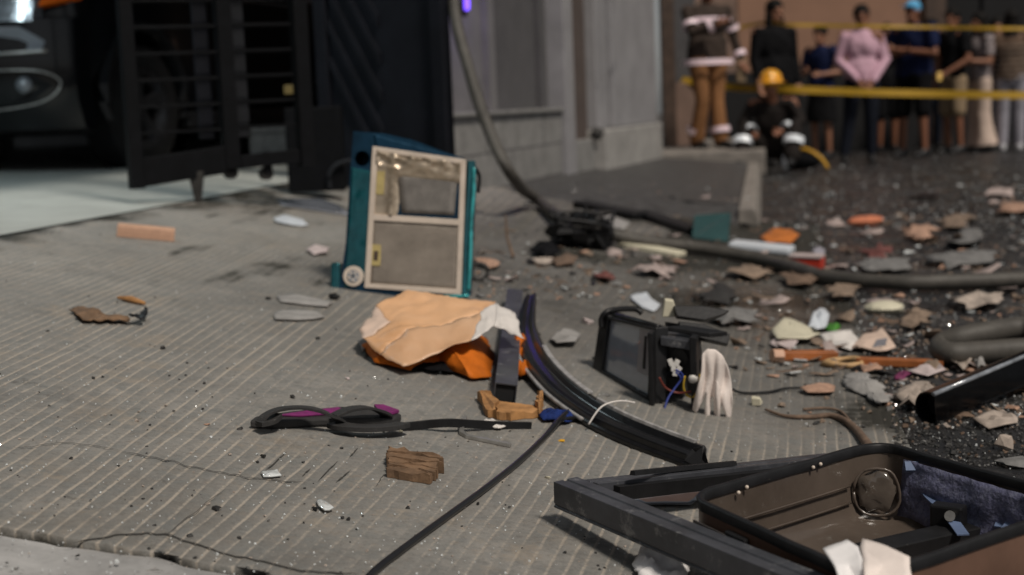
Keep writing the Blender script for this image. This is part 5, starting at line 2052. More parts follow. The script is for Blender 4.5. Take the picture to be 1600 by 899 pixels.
# ================================================================== NAMED DEBRIS, RIGHT
mb = MB()
p, q = G(1210, 562), G(1306, 562)
vb = empty('wood_moulding', p, 'orange varnished wood moulding broken in two on the right concrete', 'wood')
bar_between(p, q, .045, .026).build('piece', M['varnish'], vb, bevel=.003)
bar_between(G(1338, 570), G(1474, 575), .038, .022).build('piece', M['varnish'], vb, bevel=.003)
mb = MB()
mb.tube([G(1206, 556, .02), G(1222, 556, .02)], .02, 9)
mb.build('frayed_end', M['palewood'], vb, smooth=40)
rag('paper_scrap', [(1205, 525), (1225, 505), (1250, 512), (1285, 528), (1262, 540), (1215, 540)], .035, M['ivory'], 'cream torn paper on the left of the paper heap behind the wood moulding', 'paper', seed=20, freq=7, edge=.5)
rag('paper_scrap', [(1262, 515), (1282, 494), (1296, 504), (1290, 524), (1275, 530)], .06, M['bluewhite'], 'upright white torn paper corner at the top of the paper heap', 'paper', seed=21, freq=4, edge=.7, jit=.02)
rag('paper_scrap', [(1280, 530), (1330, 522), (1345, 538), (1330, 552), (1290, 545)], .03, M['paperwhite'], 'white paper sheet in the middle of the paper heap behind the wood moulding', 'paper', seed=22, freq=6, edge=.5)
ps = rag('paper_scrap', [(1330, 550), (1350, 528), (1378, 518), (1400, 552), (1370, 557)], .03, M['paperpale'], 'peach printed paper leaning on the right half of the wood moulding', 'paper', seed=23, freq=3, edge=.7)
for k in range(5):
    mb = MB()
    a, b = G(1364 + k * 1.2, 543 - k * 2.4, .036), G(1384 + k * .6, 540 - k * 2.4, .036)
    mb.box(a, b - a, V((0, .004, .003)), V((0, -.001, .001)))
    mb.build('printed_line', M['print'], ps)
rag('leaf', [(1290, 518), (1302, 514), (1314, 518), (1305, 524), (1294, 524)], .04, M['green'], 'bright green leaf scrap on the white paper heap', 'leaf', seed=24)
rag('paper_scrap', [(1203, 540), (1220, 530), (1250, 536), (1240, 546), (1212, 548)], .02, M['wrap'], 'pale pinkish torn paper at the lower left of the paper heap', 'paper', seed=25)
mb = MB()
c_ = G(1316, 572)
pts = [c_ + V((.055 * math.cos(a), .045 * math.sin(a), .010 + .004 * math.sin(2 * a))) for a in [2 * math.pi * k / 24 for k in range(26)]]
mb.tube(pts, [.009 + .002 * math.sin(k) for k in range(26)], 8)
tag(mb.build('ring', M['tan'], smooth='all'), 'tan rubber ring lying in front of the broken wood moulding', 'ring')
wr = rag('wrapper', [(1418, 590), (1440, 580), (1470, 578), (1478, 586), (1450, 594)], .03, M['wrap'], 'pink and white candy wrapper right of the tan ring', 'wrapper', seed=26)
rag('wrapper_end', [(1396, 592), (1412, 586), (1424, 590), (1412, 599), (1398, 599)], .018, M['wrapp'], parent=None, label='plum coloured torn wrapper end left of the candy wrapper', cat='wrapper', seed=27)
rag('grey_rag', [(1316, 600), (1325, 588), (1355, 590), (1372, 606), (1395, 626), (1378, 640), (1350, 622), (1322, 610)], .03, M['greyfabric'], 'grey rag lying in front of the right half of the wood moulding', 'rag', seed=28)
rag('plaster_piece', [(1340, 568), (1365, 570), (1380, 585), (1350, 590)], .02, M['peachgrit'], 'pinkish plaster scrap between the tan ring and grey rag', 'plaster', seed=29)
rag('pale_scrap', [(1480, 575), (1492, 556), (1512, 552), (1520, 575), (1505, 590)], .05, M['plastergrit'], 'pale torn scrap at the right end of the wood moulding', 'scrap', seed=30, edge=.6)
rag('pale_scrap', [(1522, 570), (1535, 562), (1540, 580), (1528, 586)], .05, M['greyfabric'], 'whitish plastic scrap beside the black gutter pipe', 'scrap', seed=31, edge=.6)
rag('brown_sack', [(1540, 610), (1580, 590), (1640, 580), (1640, 612), (1570, 622)], .04, M['browngrit'], 'brown sackcloth behind the black gutter pipe at the right edge', 'sack', seed=32)
chunk(1182, 634, 24, 20, M['ivory'], 'pebble', 'ivory pebble right of the glove', 'stone', seed=5, flat=.9)
chunk(1570, 702, 36, 34, M['plastergrit'], 'stone', 'pale rounded stone behind the far corner of the suitcase', 'stone', seed=6, flat=.9)
chunk(1500, 650, 60, 16, M['browngrit'], 'rubble_chunk', 'flat brown rubble chunk just below the gutter pipe', 'rubble', seed=8)
chunk(1580, 725, 70, 22, M['greygrit'], 'rubble_chunk', 'grey rubble chunk at the right edge behind the suitcase rim', 'rubble', seed=9)
rag('plaster_piece', [(1520, 665), (1550, 650), (1585, 655), (1590, 668), (1545, 675)], .02, M['plastergrit'], 'pale plaster scrap below the black gutter pipe', 'plaster', seed=34)
mb = MB()
mb.tube(smooth_path([G(1140, 606, .02), G(1160, 614, .006), G(1200, 613, .006), G(1230, 607, .008), G(1275, 606, .008)]), .0035, 7)
tag(mb.build('wire', M['rubber'], smooth='all'), 'thin black wire running right from the glove to a peach scrap', 'wire')
rag('peach_scrap', [(1250, 614), (1280, 604), (1305, 610), (1300, 620), (1262, 620)], .02, M['peachgrit'], 'peach scrap at the end of the thin black wire', 'scrap', seed=36)
mb = MB()
mb.tube(smooth_path([G(1196, 640, .006), G(1225, 650, .006), G(1262, 652, .006), G(1300, 650, .006), G(1330, 664, .008), G(1352, 690, .010), G(1366, 712, .010)]), [.003 + .009 * (k / 36) for k in range(37)], 7)
tag(mb.build('root', M['browngrit'], smooth='all'), 'dark twisted root reaching the far suitcase corner', 'root')
mb = MB()
mb.tube(smooth_path([G(1255, 640, .006), G(1290, 638, .006), G(1315, 644, .006), G(1330, 662, .006)]), .0035, 7)
tag(mb.build('root', M['browngrit'], smooth='all'), 'thin side root branching above the twisted root', 'root')
# middle band
chunk(1382, 488, 62, 26, M['ivory'], 'dish', 'pale oval dish-like shell lying on the dark road', 'dish', seed=10, flat=.8, yaw=.1, rough=.08)
chunk(1352, 352, 58, 20, M['orangebrick'], 'brick', 'orange brick piece lying alone on the dark road', 'brick', seed=11, flat=.9, yaw=.15, rough=.12)
mb = MB()
p, q = G(1142, 388), G(1238, 398)
bar_between(p, q, .18, .035).build
o = bar_between(p, q, .15, .04).build('plastic_board', M['bluewhite'], bevel=.012)
tag(o, 'bluish white plastic board lying behind the snaking hose', 'board')
o = rag('orange_wrapper', [(1188, 378), (1205, 366), (1235, 366), (1250, 380), (1230, 390), (1200, 390)], .07, M['orangewrap'], 'orange crumpled wrapper behind the white plastic board', 'wrapper', seed=40, edge=.3)
p, q = G(1236, 418), G(1286, 420)
rb = empty('red_box', p, 'small flat red box lying against the snaking hose', 'box')
bar_between(p, q, .10, .05).build('carton', M['red'], rb, bevel=.004)
bar_between(p + V((0, -.004, .051)), q + V((0, -.004, .051)), .104, .012).build('lid', M['wrap'], rb, bevel=.002)
rag('lilac_scrap', [(1268, 396), (1280, 388), (1290, 396), (1282, 404)], .03, M['greytrs'], 'lilac scrap behind the small red box', 'scrap', seed=41)
# teal glass and black planks near the pavement
tg = G(1112, 378)
mb = MB()
mb.slab([W(1082, 372, depth(tg)), W(1138, 378, depth(tg) + .05), W(1142, 336, depth(tg) + .22), W(1104, 345, depth(tg) + .2), W(1086, 340, depth(tg) + .16)], V((0, .02, .01)))
tag(mb.build('glass_shard', M['glassteal']), 'dark teal glass shard propped behind the hose', 'glass')
for a_, b_, wd, lb in (((905, 325), (1000, 345), .12, 'black plank lying nearer the grey wall behind the hose'), ((1000, 340), (1085, 368), .10, 'black plank pointing at the dark teal glass shard')):
    o = bar_between(G(*a_), G(*b_), wd, .045).build('plank', M['blackpl'], bevel=.004)
    tag(o, lb, 'plank')
rag('paper_sheet', [(905, 340), (935, 330), (985, 350), (975, 362), (930, 352)], .015, M['greyfabric'], 'flat grey sheet lying between the hose and the black plank', 'sheet', seed=43)
o = bar_between(G(972, 384), G(1064, 402), .10, .022).build('ivory_board', M['ivory'], bevel=.003)
tag(o, 'ivory board strip lying in front of the hose', 'board')
# black tangled clump against the hose
rbk = G(915, 390)
hb = empty('tangled_clump', rbk, 'black clump of crushed plastic and tangled wires lying against the hose', 'wreckage')
cc = rbk + V((0, .04, .07))
for k, (dx, dz, r) in enumerate(((-.06, .01, .085), (.04, .0, .08), (.0, .05, .06), (-.10, -.02, .05))):
    mb = MB()
    mb.ell(cc + V((dx, 0, dz)), (r, r * .8, r * .85), Matrix.Rotation(k, 3, 'Y'), 12, 8, 1.1, k + 2)
    mb.build('crushed_piece', M['blackpl'], hb, smooth=25)
rw = random.Random(5)
for k in range(9):
    mb = MB()
    pts = [cc + V((rw.uniform(-.16, .14), rw.uniform(-.09, .05), rw.uniform(-.06, .10))) for _ in range(5)]
    mb.tube(smooth_path(pts, 5), rw.uniform(.004, .009), 6)
    mb.build('wire', M['grime'] if k % 3 == 0 else M['rubber'], hb, smooth='all')
rag('dark_rag', [(826, 398), (845, 388), (872, 392), (878, 404), (850, 410)], .05, M['blackcloth'], 'black rag left of the ribbed housing', 'rag', seed=44)
rag('brown_paper', [(862, 412), (885, 402), (905, 408), (898, 418), (870, 420)], .03, M['browngrit'], 'brown paper scrap in front of the ribbed housing', 'paper', seed=45)
rag('pale_paper', [(828, 410), (860, 404), (868, 414), (842, 418)], .02, M['plastergrit'], 'pale paper scrap under the black rag', 'paper', seed=46)
mb = MB()
mb.tube([G(802, 402, .01), W(792, 370, depth(G(802, 402))), W(790, 335, depth(G(802, 402)))], [.008, .006, .003], 6)
tag(mb.build('twig', M['browngrit']), 'thin brown twig sticking up between the teal hood and black rag', 'twig')
mb = MB()
c_ = G(750, 440)
mb.tube([c_ + V((.03 * math.cos(a), 0, .034 + .03 * math.sin(a))) for a in [2 * math.pi * k / 14 for k in range(15)]], .008, 7, up=V((0, 1, 0)))
tag(mb.build('ring', M['grime'], smooth='all'), 'small dark metal ring by the right foot of the teal hood', 'ring')
rag('pink_scrap', [(740, 410), (760, 408), (782, 416), (775, 424), (748, 420)], .03, M['peachgrit'], 'pink scrap right of the teal hood', 'scrap', seed=48)
rag('plastic_sheet', [(985, 466), (1010, 462), (1032, 480), (1020, 490), (995, 478)], .02, M['bluewhite'], 'clear plastic sheet behind the broken microwave', 'sheet', seed=49)
rag('plastic_sheet', [(858, 535), (880, 520), (908, 530), (900, 545), (870, 545)], .03, M['greyfabric'], 'clear plastic scrap between the curved trim and the microwave', 'sheet', seed=50)
chunk(918, 506, 22, 16, M['wrap'], 'plaster_lump', 'small pinkish white lump left of the microwave handle', 'plaster', seed=12, flat=.9)
chunk(854, 748, 14, 9, M['ivory'], 'pebble', 'ivory pebble right of the thin cable', 'stone', seed=13)
chunk(877, 690, 15, 7, M['yellow'], 'plastic_chip', 'tiny yellow plastic chip below the blue cloth', 'plastic chip', seed=14)
chunk(920, 640, 14, 7, M['green'], 'leaf_scrap', 'tiny green leaf scrap under the curved trim', 'leaf', seed=15)
chunk(456, 622, 16, 10, M['darkgrit'], 'rubble_chip', 'dark rubble chip above the sandal', 'rubble', seed=16)
chunk(323, 664, 14, 6, M['peachgrit'], 'rubble_chip', 'flat peach chip left of the sandal', 'rubble', seed=17)
chunk(497, 530, 14, 9, M['darkgrit'], 'rubble_chip', 'dark chip left of the peach paper bag', 'rubble', seed=18)
chunk(626, 676, 12, 8, M['ivory'], 'pebble', 'ivory pebble touching the right end of the sandal', 'stone', seed=19)
chunk(543, 593, 10, 9, M['wrap'], 'pebble', 'pale pebble below the left corner of the peach bag', 'stone', seed=20)
chunk(418, 468, 16, 9, M['darkgrit'], 'rubble_chip', 'dark chip left of the pale paper strips', 'rubble', seed=21)

# larger litter seen one by one in the middle distance
for k, (pol, H_, mm, nm, lb, ct_) in enumerate((
        ([(1135, 436), (1160, 424), (1190, 426), (1215, 434), (1180, 442)], .05, 'dustcard', 'torn_cardboard', 'tan torn cardboard strip below the long hose, left of the red box', 'cardboard'),
        ([(1215, 440), (1245, 430), (1275, 440), (1262, 456), (1230, 452)], .06, 'browngrit', 'torn_cardboard', 'brown torn cardboard lying under the curve of the long hose', 'cardboard'),
        ([(1285, 462), (1310, 450), (1345, 458), (1335, 474), (1300, 474)], .05, 'dustcard', 'torn_cardboard', 'tan torn cardboard left of the pale oval dish', 'cardboard'),
        ([(1412, 376), (1428, 360), (1450, 362), (1462, 376), (1440, 384)], .07, 'peachgrit', 'torn_paper', 'peach and ivory torn paper behind the hose at right', 'paper'),
        ([(1470, 352), (1500, 340), (1525, 348), (1515, 362), (1485, 362)], .06, 'dustcard', 'torn_paper', 'tan torn paper lying far back on the dark road at right', 'paper'),
        ([(1478, 384), (1505, 366), (1532, 372), (1535, 388), (1500, 392)], .08, 'greygrit', 'torn_paper', 'grey torn paper far back at the right edge of the road', 'paper'),
        ([(1565, 340), (1580, 324), (1612, 322), (1612, 338)], .06, 'peachgrit', 'torn_paper', 'peach torn paper cut off by the right edge of the photo', 'paper'),
        ([(1345, 400), (1372, 388), (1395, 394), (1385, 408), (1358, 410)], .05, 'red_dust', 'torn_paper', 'dull red torn paper behind the hose', 'paper'),
        ([(1330, 424), (1375, 412), (1420, 416), (1410, 428), (1360, 430)], .05, 'greygrit', 'torn_paper', 'long grey paper sheet lying right behind the hose', 'paper'),
        ([(1440, 412), (1500, 400), (1560, 402), (1550, 418), (1480, 424)], .05, 'greygrit', 'torn_paper', 'wide grey paper sheet behind the hose at the right', 'paper'),
        ([(985, 428), (1020, 418), (1062, 424), (1055, 436), (1010, 436)], .05, 'wrapd', 'torn_paper', 'whitish paper strip between the ivory board and the microwave', 'paper'),
        ([(928, 442), (942, 430), (960, 436), (955, 446)], .04, 'red_dust', 'torn_paper', 'small dark red paper lying behind the curved trim', 'paper'),
        ([(1085, 470), (1120, 452), (1150, 462), (1140, 476), (1105, 480)], .05, 'darkgrit', 'torn_plastic', 'black torn plastic sheet right behind the microwave', 'plastic'),
        ([(1480, 480), (1520, 466), (1570, 470), (1560, 488), (1510, 492)], .06, 'plastergrit', 'torn_paper', 'pale dusty paper just above the doubled back hose', 'paper'),
        ([(1405, 508), (1430, 494), (1462, 500), (1455, 516), (1425, 520)], .06, 'dustcard', 'torn_cardboard', 'tan cardboard left of the doubled back hose end', 'cardboard'),
        ([(1100, 505), (1140, 492), (1185, 498), (1178, 512), (1130, 514)], .05, 'greygrit', 'torn_plastic', 'dusty grey plastic sheet right of the bent microwave plates', 'plastic'),
        ([(1400, 632), (1430, 612), (1452, 618), (1448, 640), (1420, 646)], .06, 'plastergrit', 'torn_paper', 'pale torn paper beside the open end of the gutter pipe', 'paper'),
        ([(1545, 610), (1570, 596), (1610, 600), (1610, 618), (1570, 622)], .07, 'dustcard', 'torn_cardboard', 'tan cardboard sticking out from under the gutter pipe', 'cardboard'))):
    if mm == 'red_dust' and mm not in M:
        M[mm] = mat('dusty_red_paper', (.14, .045, .038), .75, var=.35, scale=25, bump=.3, wear=((.12, .085, .075), 26, .56))
    if mm in ('wrapd', 'dustcard') and mm not in M:
        M['wrapd'] = mat('dirty_paper', (.36, .29, .27), .7, var=.3, scale=25, bump=.3, wear=((.16, .13, .11), 30, .56))
        M['dustcard'] = mat('dusty_card', (.215, .155, .112), .8, var=.35, scale=25, bump=.3, wear=((.11, .09, .075), 30, .56))
    rag(nm, pol, H_, M[mm], lb, ct_, seed=60 + k, edge=.6)

# many loose rubble pieces on the road and pavement
KIND = [('paper_bit', 'wrapd', 'pale pinkish torn paper bit among the rubble'), ('plaster_bit', 'plastergrit', 'pale jagged plaster bit among the rubble'),
        ('brick_bit', 'peachgrit', 'peach jagged brick bit among the rubble'), ('wood_splinter', 'browngrit', 'brown wood splinter among the rubble'),
        ('stone_bit', 'greygrit', 'grey jagged stone bit among the rubble'), ('plastic_shard', 'blackpl', 'black plastic shard among the rubble'),
        ('cardboard_scrap', 'dustcard', 'dusty tan cardboard scrap among the rubble'), ('glass_shard', 'glasschip', 'clear glass shard among the rubble')]
M['wrapd'] = mat('dirty_paper', (.36, .29, .27), .7, var=.3, scale=25, bump=.3, wear=((.16, .13, .11), 30, .56))
M['dustcard'] = mat('dusty_card', (.215, .155, .112), .8, var=.35, scale=25, bump=.3, wear=((.11, .09, .075), 30, .56))
rnd = random.Random(31)
count = 0
while count < 620:
    x, y = rnd.uniform(745, 1610), 285 + (rnd.random() ** .85) * 360
    if x < 1130 and y > 470:
        continue
    g_ = G(x, y)
    if x < 1400 and g_.dot(N) > E_CURB + .02 and y > 590:
        continue
    if x < 1050 and y < 360 and rnd.random() < .8:
        continue
    w_ = rnd.uniform(6, 15) * (.7 + .6 * (y - 290) / 350) * (rnd.uniform(1.5, 2.6) if rnd.random() < .24 else 1)
    nm, mm, lb = KIND[rnd.choice((0, 0, 0, 1, 1, 2, 2, 3, 3, 3, 3, 4, 4, 5, 5, 5, 6, 6, 6, 7, 7, 7))]
    gname = lb.replace(' among', 's among')
    s_ = depth(g_) / FPX
    if nm == 'wood_splinter':
        an_ = rnd.uniform(-.5, .5) + (math.pi if rnd.random() < .5 else 0)
        d_ = V((math.cos(an_), math.sin(an_), 0)) * w_ * s_ * rnd.uniform(1.0, 2.2)
        mb = MB()
        q0, q1 = g_ - d_ * .5, g_ + d_ * .5
        z0, z1 = hgt(q0.x, q0.y) + .004, hgt(q1.x, q1.y) + .004 + rnd.uniform(0, .03)
        wd = w_ * s_ * .12
        u_ = V((-d_.y, d_.x, 0)).normalized() * wd
        mb.loft([[V((q0.x, q0.y, z0)), V((q0.x, q0.y, z0)) + u_ * .3, V((q0.x, q0.y, z0 + wd * .4))],
                 [g_ - u_ + V((0, 0, .004)), g_ + u_ + V((0, 0, .004)), g_ + V((0, 0, wd + .008))],
                 [V((q1.x, q1.y, z1)), V((q1.x, q1.y, z1)) + u_ * .4, V((q1.x, q1.y, z1 + wd * .3))]])
        tag(mb.build(nm, M[mm]), lb, 'rubble', gname)
    elif nm in ('plastic_shard', 'glass_shard'):
        n_ = rnd.randint(3, 5)
        tl = rnd.uniform(-.5, .5)
        R = Matrix.Rotation(rnd.uniform(0, 6.3), 3, 'Z') @ Matrix.Rotation(tl, 3, 'X')
        rd_ = w_ * s_ * .55
        P_ = [R @ V((math.cos(2 * math.pi * k / n_ + rnd.uniform(-.4, .4)) * rd_ * rnd.uniform(.5, 1.3), math.sin(2 * math.pi * k / n_ + rnd.uniform(-.4, .4)) * rd_ * rnd.uniform(.4, 1), 0)) for k in range(n_)]
        zm = min(p_.z for p_ in P_)
        mb = MB()
        mb.slab([g_ + p_ + V((0, 0, .003 - zm)) for p_ in P_], R @ V((0, 0, .004)))
        tag(mb.build(nm, M[mm]), lb, 'rubble', gname)
    elif nm in ('paper_bit', 'cardboard_scrap'):
        scrap(g_, w_ * s_ * rnd.uniform(.8, 1.5), rnd, nm, M[mm], lb, 'rubble', gname)
    else:
        chunk(x, y, w_, w_ * rnd.uniform(.35, .7), M[mm], nm, lb, 'rubble', gname, seed=count)
    count += 1

def reg_soil(r):
    return r.uniform(1395, 1640), r.uniform(636, 730)


# uncountable grit and glass crumbs
def grit(name, material, n, region, smin, smax, seed, flat=.5, tilt=.6):
    rnd = random.Random(seed)
    mb = MB()
    made = 0
    while made < n:
        x, y = region(rnd)
        p_ = G(x, y)
        s_ = rnd.uniform(smin, smax) * (1.8 if rnd.random() < .06 else 1)
        R = Matrix.Rotation(rnd.uniform(0, 6.3), 3, 'Z') @ Matrix.Rotation(rnd.uniform(-tilt, tilt), 3, 'X')
        k = rnd.choice((3, 4, 5))
        b_ = [p_ + R @ V((math.cos(2 * math.pi * i / k) * s_ * rnd.uniform(.6, 1.1), math.sin(2 * math.pi * i / k) * s_ * rnd.uniform(.6, 1.1), 0)) + V((0, 0, s_ * .15)) for i in range(k)]
        t_ = [q_.lerp(p_, .3) + R @ V((0, 0, s_ * flat * rnd.uniform(.7, 1.6))) for q_ in b_]
        mb.loft([b_, t_], False, True)
        made += 1
    return tag(mb.build(name, material, origin=(0, 3, 0)), kind='stuff')


def reg_road(r):
    while True:
        x, y = r.uniform(740, 1640), 250 + (r.random() ** .8) * 420
        if y < 270 and x < 1230:
            continue
        if x < 1130 and y > 480 and r.random() < .85:
            continue
        g_ = G(x, y)
        if g_.dot(N) > E_CURB + .02 and y > 470 and r.random() < .93:
            continue
        if x > 1250 or r.random() < .4:
            return x, y


def reg_all(r):
    return r.uniform(-30, 1640), 300 + r.random() ** .8 * 600


def reg_far(r):
    return r.uniform(1200, 1640), r.uniform(240, 360)


grit('pale_grit', M['plastergrit'], 450, reg_road, .002, .007, 1)
grit('tan_grit', M['dustcard'], 900, reg_road, .002, .010, 11)
grit('peach_grit', M['peachgrit'], 200, reg_road, .003, .010, 2)
grit('dark_grit', M['darkgrit'], 900, reg_road, .003, .010, 3)
grit('grey_grit', M['greygrit'], 600, reg_road, .003, .009, 4)
grit('glass_crumbs', M['glasschip'], 1800, reg_all, .0007, .0024, 5, .9, 1.4)
grit('glass_crumbs', M['glasschip'], 1400, reg_road, .001, .004, 6, .9, 1.4)
grit('road_grit', M['darkgrit'], 900, reg_far, .004, .016, 7)
grit('glass_crumbs', M['glasschip'], 700, reg_far, .003, .008, 12, .9, 1.4)
grit('dark_grit', M['darkgrit'], 350, reg_all, .0015, .005, 8)
grit('pale_grit', M['plastergrit'], 350, reg_all, .0012, .004, 9)

grit('soil', M['darkgrit'], 900, reg_soil, .002, .007, 21)
grit('soil', M['greygrit'], 220, reg_soil, .001, .005, 24)
grit('soil', M['browngrit'], 70, reg_soil, .002, .008, 22)
grit('glass_crumbs', M['glasschip'], 70, reg_soil, .001, .003, 23, .9, 1.4)

# ================================================================== PEOPLE
TORSO = 0


def person(px, foot_d, z0, yaw, label, H=1.7, skin='skin', top='navy', sleeve='short', bottom='darkjean', leg='long',
           shoes='shoe', hair='short', el=None, wr=None, kn=None, an=None, wide=1.0, lean=0.0, head_turn=0.0, pelvis=None, extra=None, shirt_len=.80):
    """a standing person seen at picture column px and distance foot_d"""
    base = W(px, 200, foot_d)
    base.z = z0
    pr = empty('person', base, label, 'person')
    k = H / 1.7
    Rz = Matrix.Rotation(yaw, 3, 'Z')

    def P(x, y, z):
        return base + Rz @ V((x * k, y * k, z * k))
    py_ = pelvis or (0, 0, .92)
    pel = V(py_)
    up_t = V((0, lean, 1)).normalized()
    chest = pel + up_t * .36
    neck = pel + up_t * .55
    headc = pel + up_t * .68 + V((0, .02, 0))
    sh = {s: pel + up_t * .485 + V((s * .175 * wide, 0, 0)) for s in (-1, 1)}
    el = el or {-1: (-.25, -.02, 1.13), 1: (.25, -.02, 1.13)}
    wr = wr or {-1: (-.25, .07, .88), 1: (.25, .07, .88)}
    kn = kn or {-1: (-.095, .02, .49), 1: (.095, .02, .49)}
    an = an or {-1: (-.10, -.01, .085), 1: (.10, -.01, .085)}
    hip = {s: pel + V((s * .088 * wide, 0, -.04)) for s in (-1, 1)}
    b = MB()

    def cap(m_, a, c, r0, r1):
        m_.cap(P(*a), P(*c), r0 * k, r1 * k)

    def ell(m_, c, r, rot=None):
        m_.ell(P(*c), tuple(x * k for x in r), Rz @ (rot or Matrix.Identity(3)))
    # torso
    ell(b, chest, (.155 * wide, .105, .20))
    ell(b, pel + up_t * .14, (.14 * wide, .10, .16))
    ell(b, pel, (.158 * wide, .11, .12))
    for s in (-1, 1):
        cap(b, sh[s], el[s], .050, .041)
        cap(b, el[s], wr[s], .041, .028)
        cap(b, hip[s], kn[s], .083, .056)
        cap(b, kn[s], an[s], .056, .036)
        a_ = V(an[s])
        cap(b, a_ + V((0, -.03, -.045)), a_ + V((0, .13, -.055)), .034, .028)
        cap(b, chest + V((0, 0, .10)), sh[s], .075, .055)
        # hand
        w_ = V(wr[s])
        fd = (w_ - V(el[s])).normalized()
        sd = fd.cross(V((0, 1, .3))).normalized()
        nn_ = sd.cross(fd).normalized()
        ell_c = w_ + fd * .05
        cap(b, w_ + fd * .01, w_ + fd * .07, .024, .030)
        for q_, ln in ((-.024, .062), (-.008, .074), (.008, .070), (.024, .054)):
            r0 = w_ + fd * .085 + sd * q_
            m1 = r0 + fd * ln * .5 + nn_ * .010
            cap(b, r0, m1, .0095, .0085)
            cap(b, m1, m1 + fd * ln * .42 + nn_ * .022, .0085, .007)
        t0 = w_ + fd * .03 + sd * (-.03 * s)
        t1 = t0 + fd * .035 + sd * (-.02 * s) + nn_ * .012
        cap(b, t0, t1, .012, .010)
        cap(b, t1, t1 + fd * .03 + nn_ * .012, .010, .008)
    cap(b, neck - up_t * .06, neck + up_t * .05, .058, .054)
    Rh = Matrix.Rotation(head_turn, 3, 'Z')

    def hd_(v):
        return headc + Rh @ V(v)
    ell(b, headc + V((0, 0, .02)), (.074, .092, .105), Rh)
    ell(b, hd_((0, .025, -.055)), (.056, .062, .065), Rh)
    cap(b, hd_((0, .088, .015)), hd_((0, .112, -.022)), .010, .016)
    cap(b, hd_((-.03, .083, .038)), hd_((.03, .083, .038)), .012, .012)
    cap(b, hd_((-.02, .086, -.055)), hd_((.02, .086, -.055)), .008, .008)
    for s in (-1, 1):
        ell(b, hd_((s * .076, -.005, .0)), (.012, .022, .032), Rh)
    b.build('body', M[skin], pr, remesh=.0075)
    for s in (-1, 1):
        e_ = MB()
        ell(e_, hd_((s * .030, .084, .020)), (.013, .008, .008), Rh)
        e_.build('eye', M['hair'], pr, smooth='all')
    # top
    t = MB()
    ell(t, chest, (.176 * wide, .125, .215))
    ell(t, pel + up_t * .14, (.165 * wide, .125, .19))
    ell(t, pel + up_t * (.02 if shirt_len > .7 else .06), (.178 * wide, .130, .13))
    ell(t, pel + up_t * .07, (.172 * wide, .132, .20))
    for s in (-1, 1):
        cap(t, chest + V((0, 0, .09)), sh[s] - V((s * .01, 0, .012)), .082, .062)
        E_, W_ = V(el[s]), V(wr[s])
        if sleeve == 'long':
            cap(t, sh[s] - V((0, 0, .01)), E_, .062, .056)
            cap(t, E_, W_ - (W_ - E_) * .06, .058, .042)
        elif sleeve == 'rolled':
            cap(t, sh[s], E_, .070, .056)
            cap(t, E_, E_.lerp(W_, .25), .056, .052)
        elif sleeve == 'short':
            cap(t, sh[s], sh[s].lerp(E_, .62), .070, .066)
    for v in t.v:
        f = V((noise.noise(v * 9), noise.noise(v * 9 + V((4, 0, 0))), noise.noise(v * 7 + V((0, 5, 0)))))
        v += f * .020 * k + Rz @ V((0, .020, 0)) * (k * noise.noise(V((v.x * 16, v.y * 16, v.z * 5))))
    t.build('jacket' if top in ('fireman', 'firedark') else 'shirt', M[top], pr, remesh=.011)
    # bottoms
    c = MB()
    ell(c, pel - V((0, 0, .01)), (.176 * wide, .128, .13))
    if leg == 'skirt':
        rings = []
        for i in range(6):
            f = i / 5
            rings.append([P(math.cos(a) * (.165 + .05 * f) * wide, math.sin(a) * (.12 + .05 * f) + pel.y, pel.z - .02 - .42 * f) for a in [2 * math.pi * j / 20 for j in range(20)]])
        c.loft(rings)
    elif leg == 'flare':
        for s in (-1, 1):
            K_, A_ = V(kn[s]), V(an[s])
            cap(c, hip[s], K_, .100, .088)
            c.tube([P(*K_.lerp(A_, f_)) for f_ in (0, .35, .7, 1.0)], [x * k for x in (.090, .10, .125, .155)], 16)
    else:
        for s in (-1, 1):
            K_, A_ = V(kn[s]), V(an[s])
            if leg == 'long':
                cap(c, hip[s], K_, .102 if bottom != 'greytrs' else .095, .076)
                cap(c, K_, A_.lerp(K_, .06), .076, .060 if bottom not in ('firetrs', 'fireman', 'firedark') else .085)
            else:
                cap(c, hip[s], hip[s].lerp(K_, .92), .105, .096)
    for v in c.v:
        v += V((noise.noise(v * 8), noise.noise(v * 8 + V((4, 0, 0))), 0)) * .010 * k
    c.build('skirt' if leg == 'skirt' else 'shorts' if leg == 'short' else 'trousers', M[bottom], pr, remesh=.011)
    for s in (-1, 1):
        a_ = V(an[s])
        f = MB()
        cap(f, a_ + V((0, -.045, -.045)), a_ + V((0, .15, -.058)), .044, .036)
        cap(f, a_ + V((0, -.03, -.02)), a_ + V((0, .03, -.03)), .048, .044)
        f.build('shoe', M[shoes], pr, remesh=.011)
    # hair
    h = MB()
    if hair in ('short', 'long', 'bun'):
        ell(h, hd_((0, -.014, .058)), (.092, .106, .098), Rh)
        if hair == 'long':
            ell(h, hd_((0, -.055, -.06)), (.085, .055, .16), Rh)
            ell(h, hd_((0, -.07, -.18)), (.09, .05, .14), Rh)
            for s in (-1, 1):
                cap(h, hd_((s * .070, -.005, .04)), hd_((s * .085, .02, -.17)), .022, .028)
        if hair == 'bun':
            ell(h, hd_((0, -.085, .11)), (.05, .05, .05), Rh)
        for v in h.v:
            v += V((noise.noise(v * 30), noise.noise(v * 30 + V((3, 0, 0))), noise.noise(v * 25))) * .006
        h.build('hair', M['hair'], pr, remesh=.008)
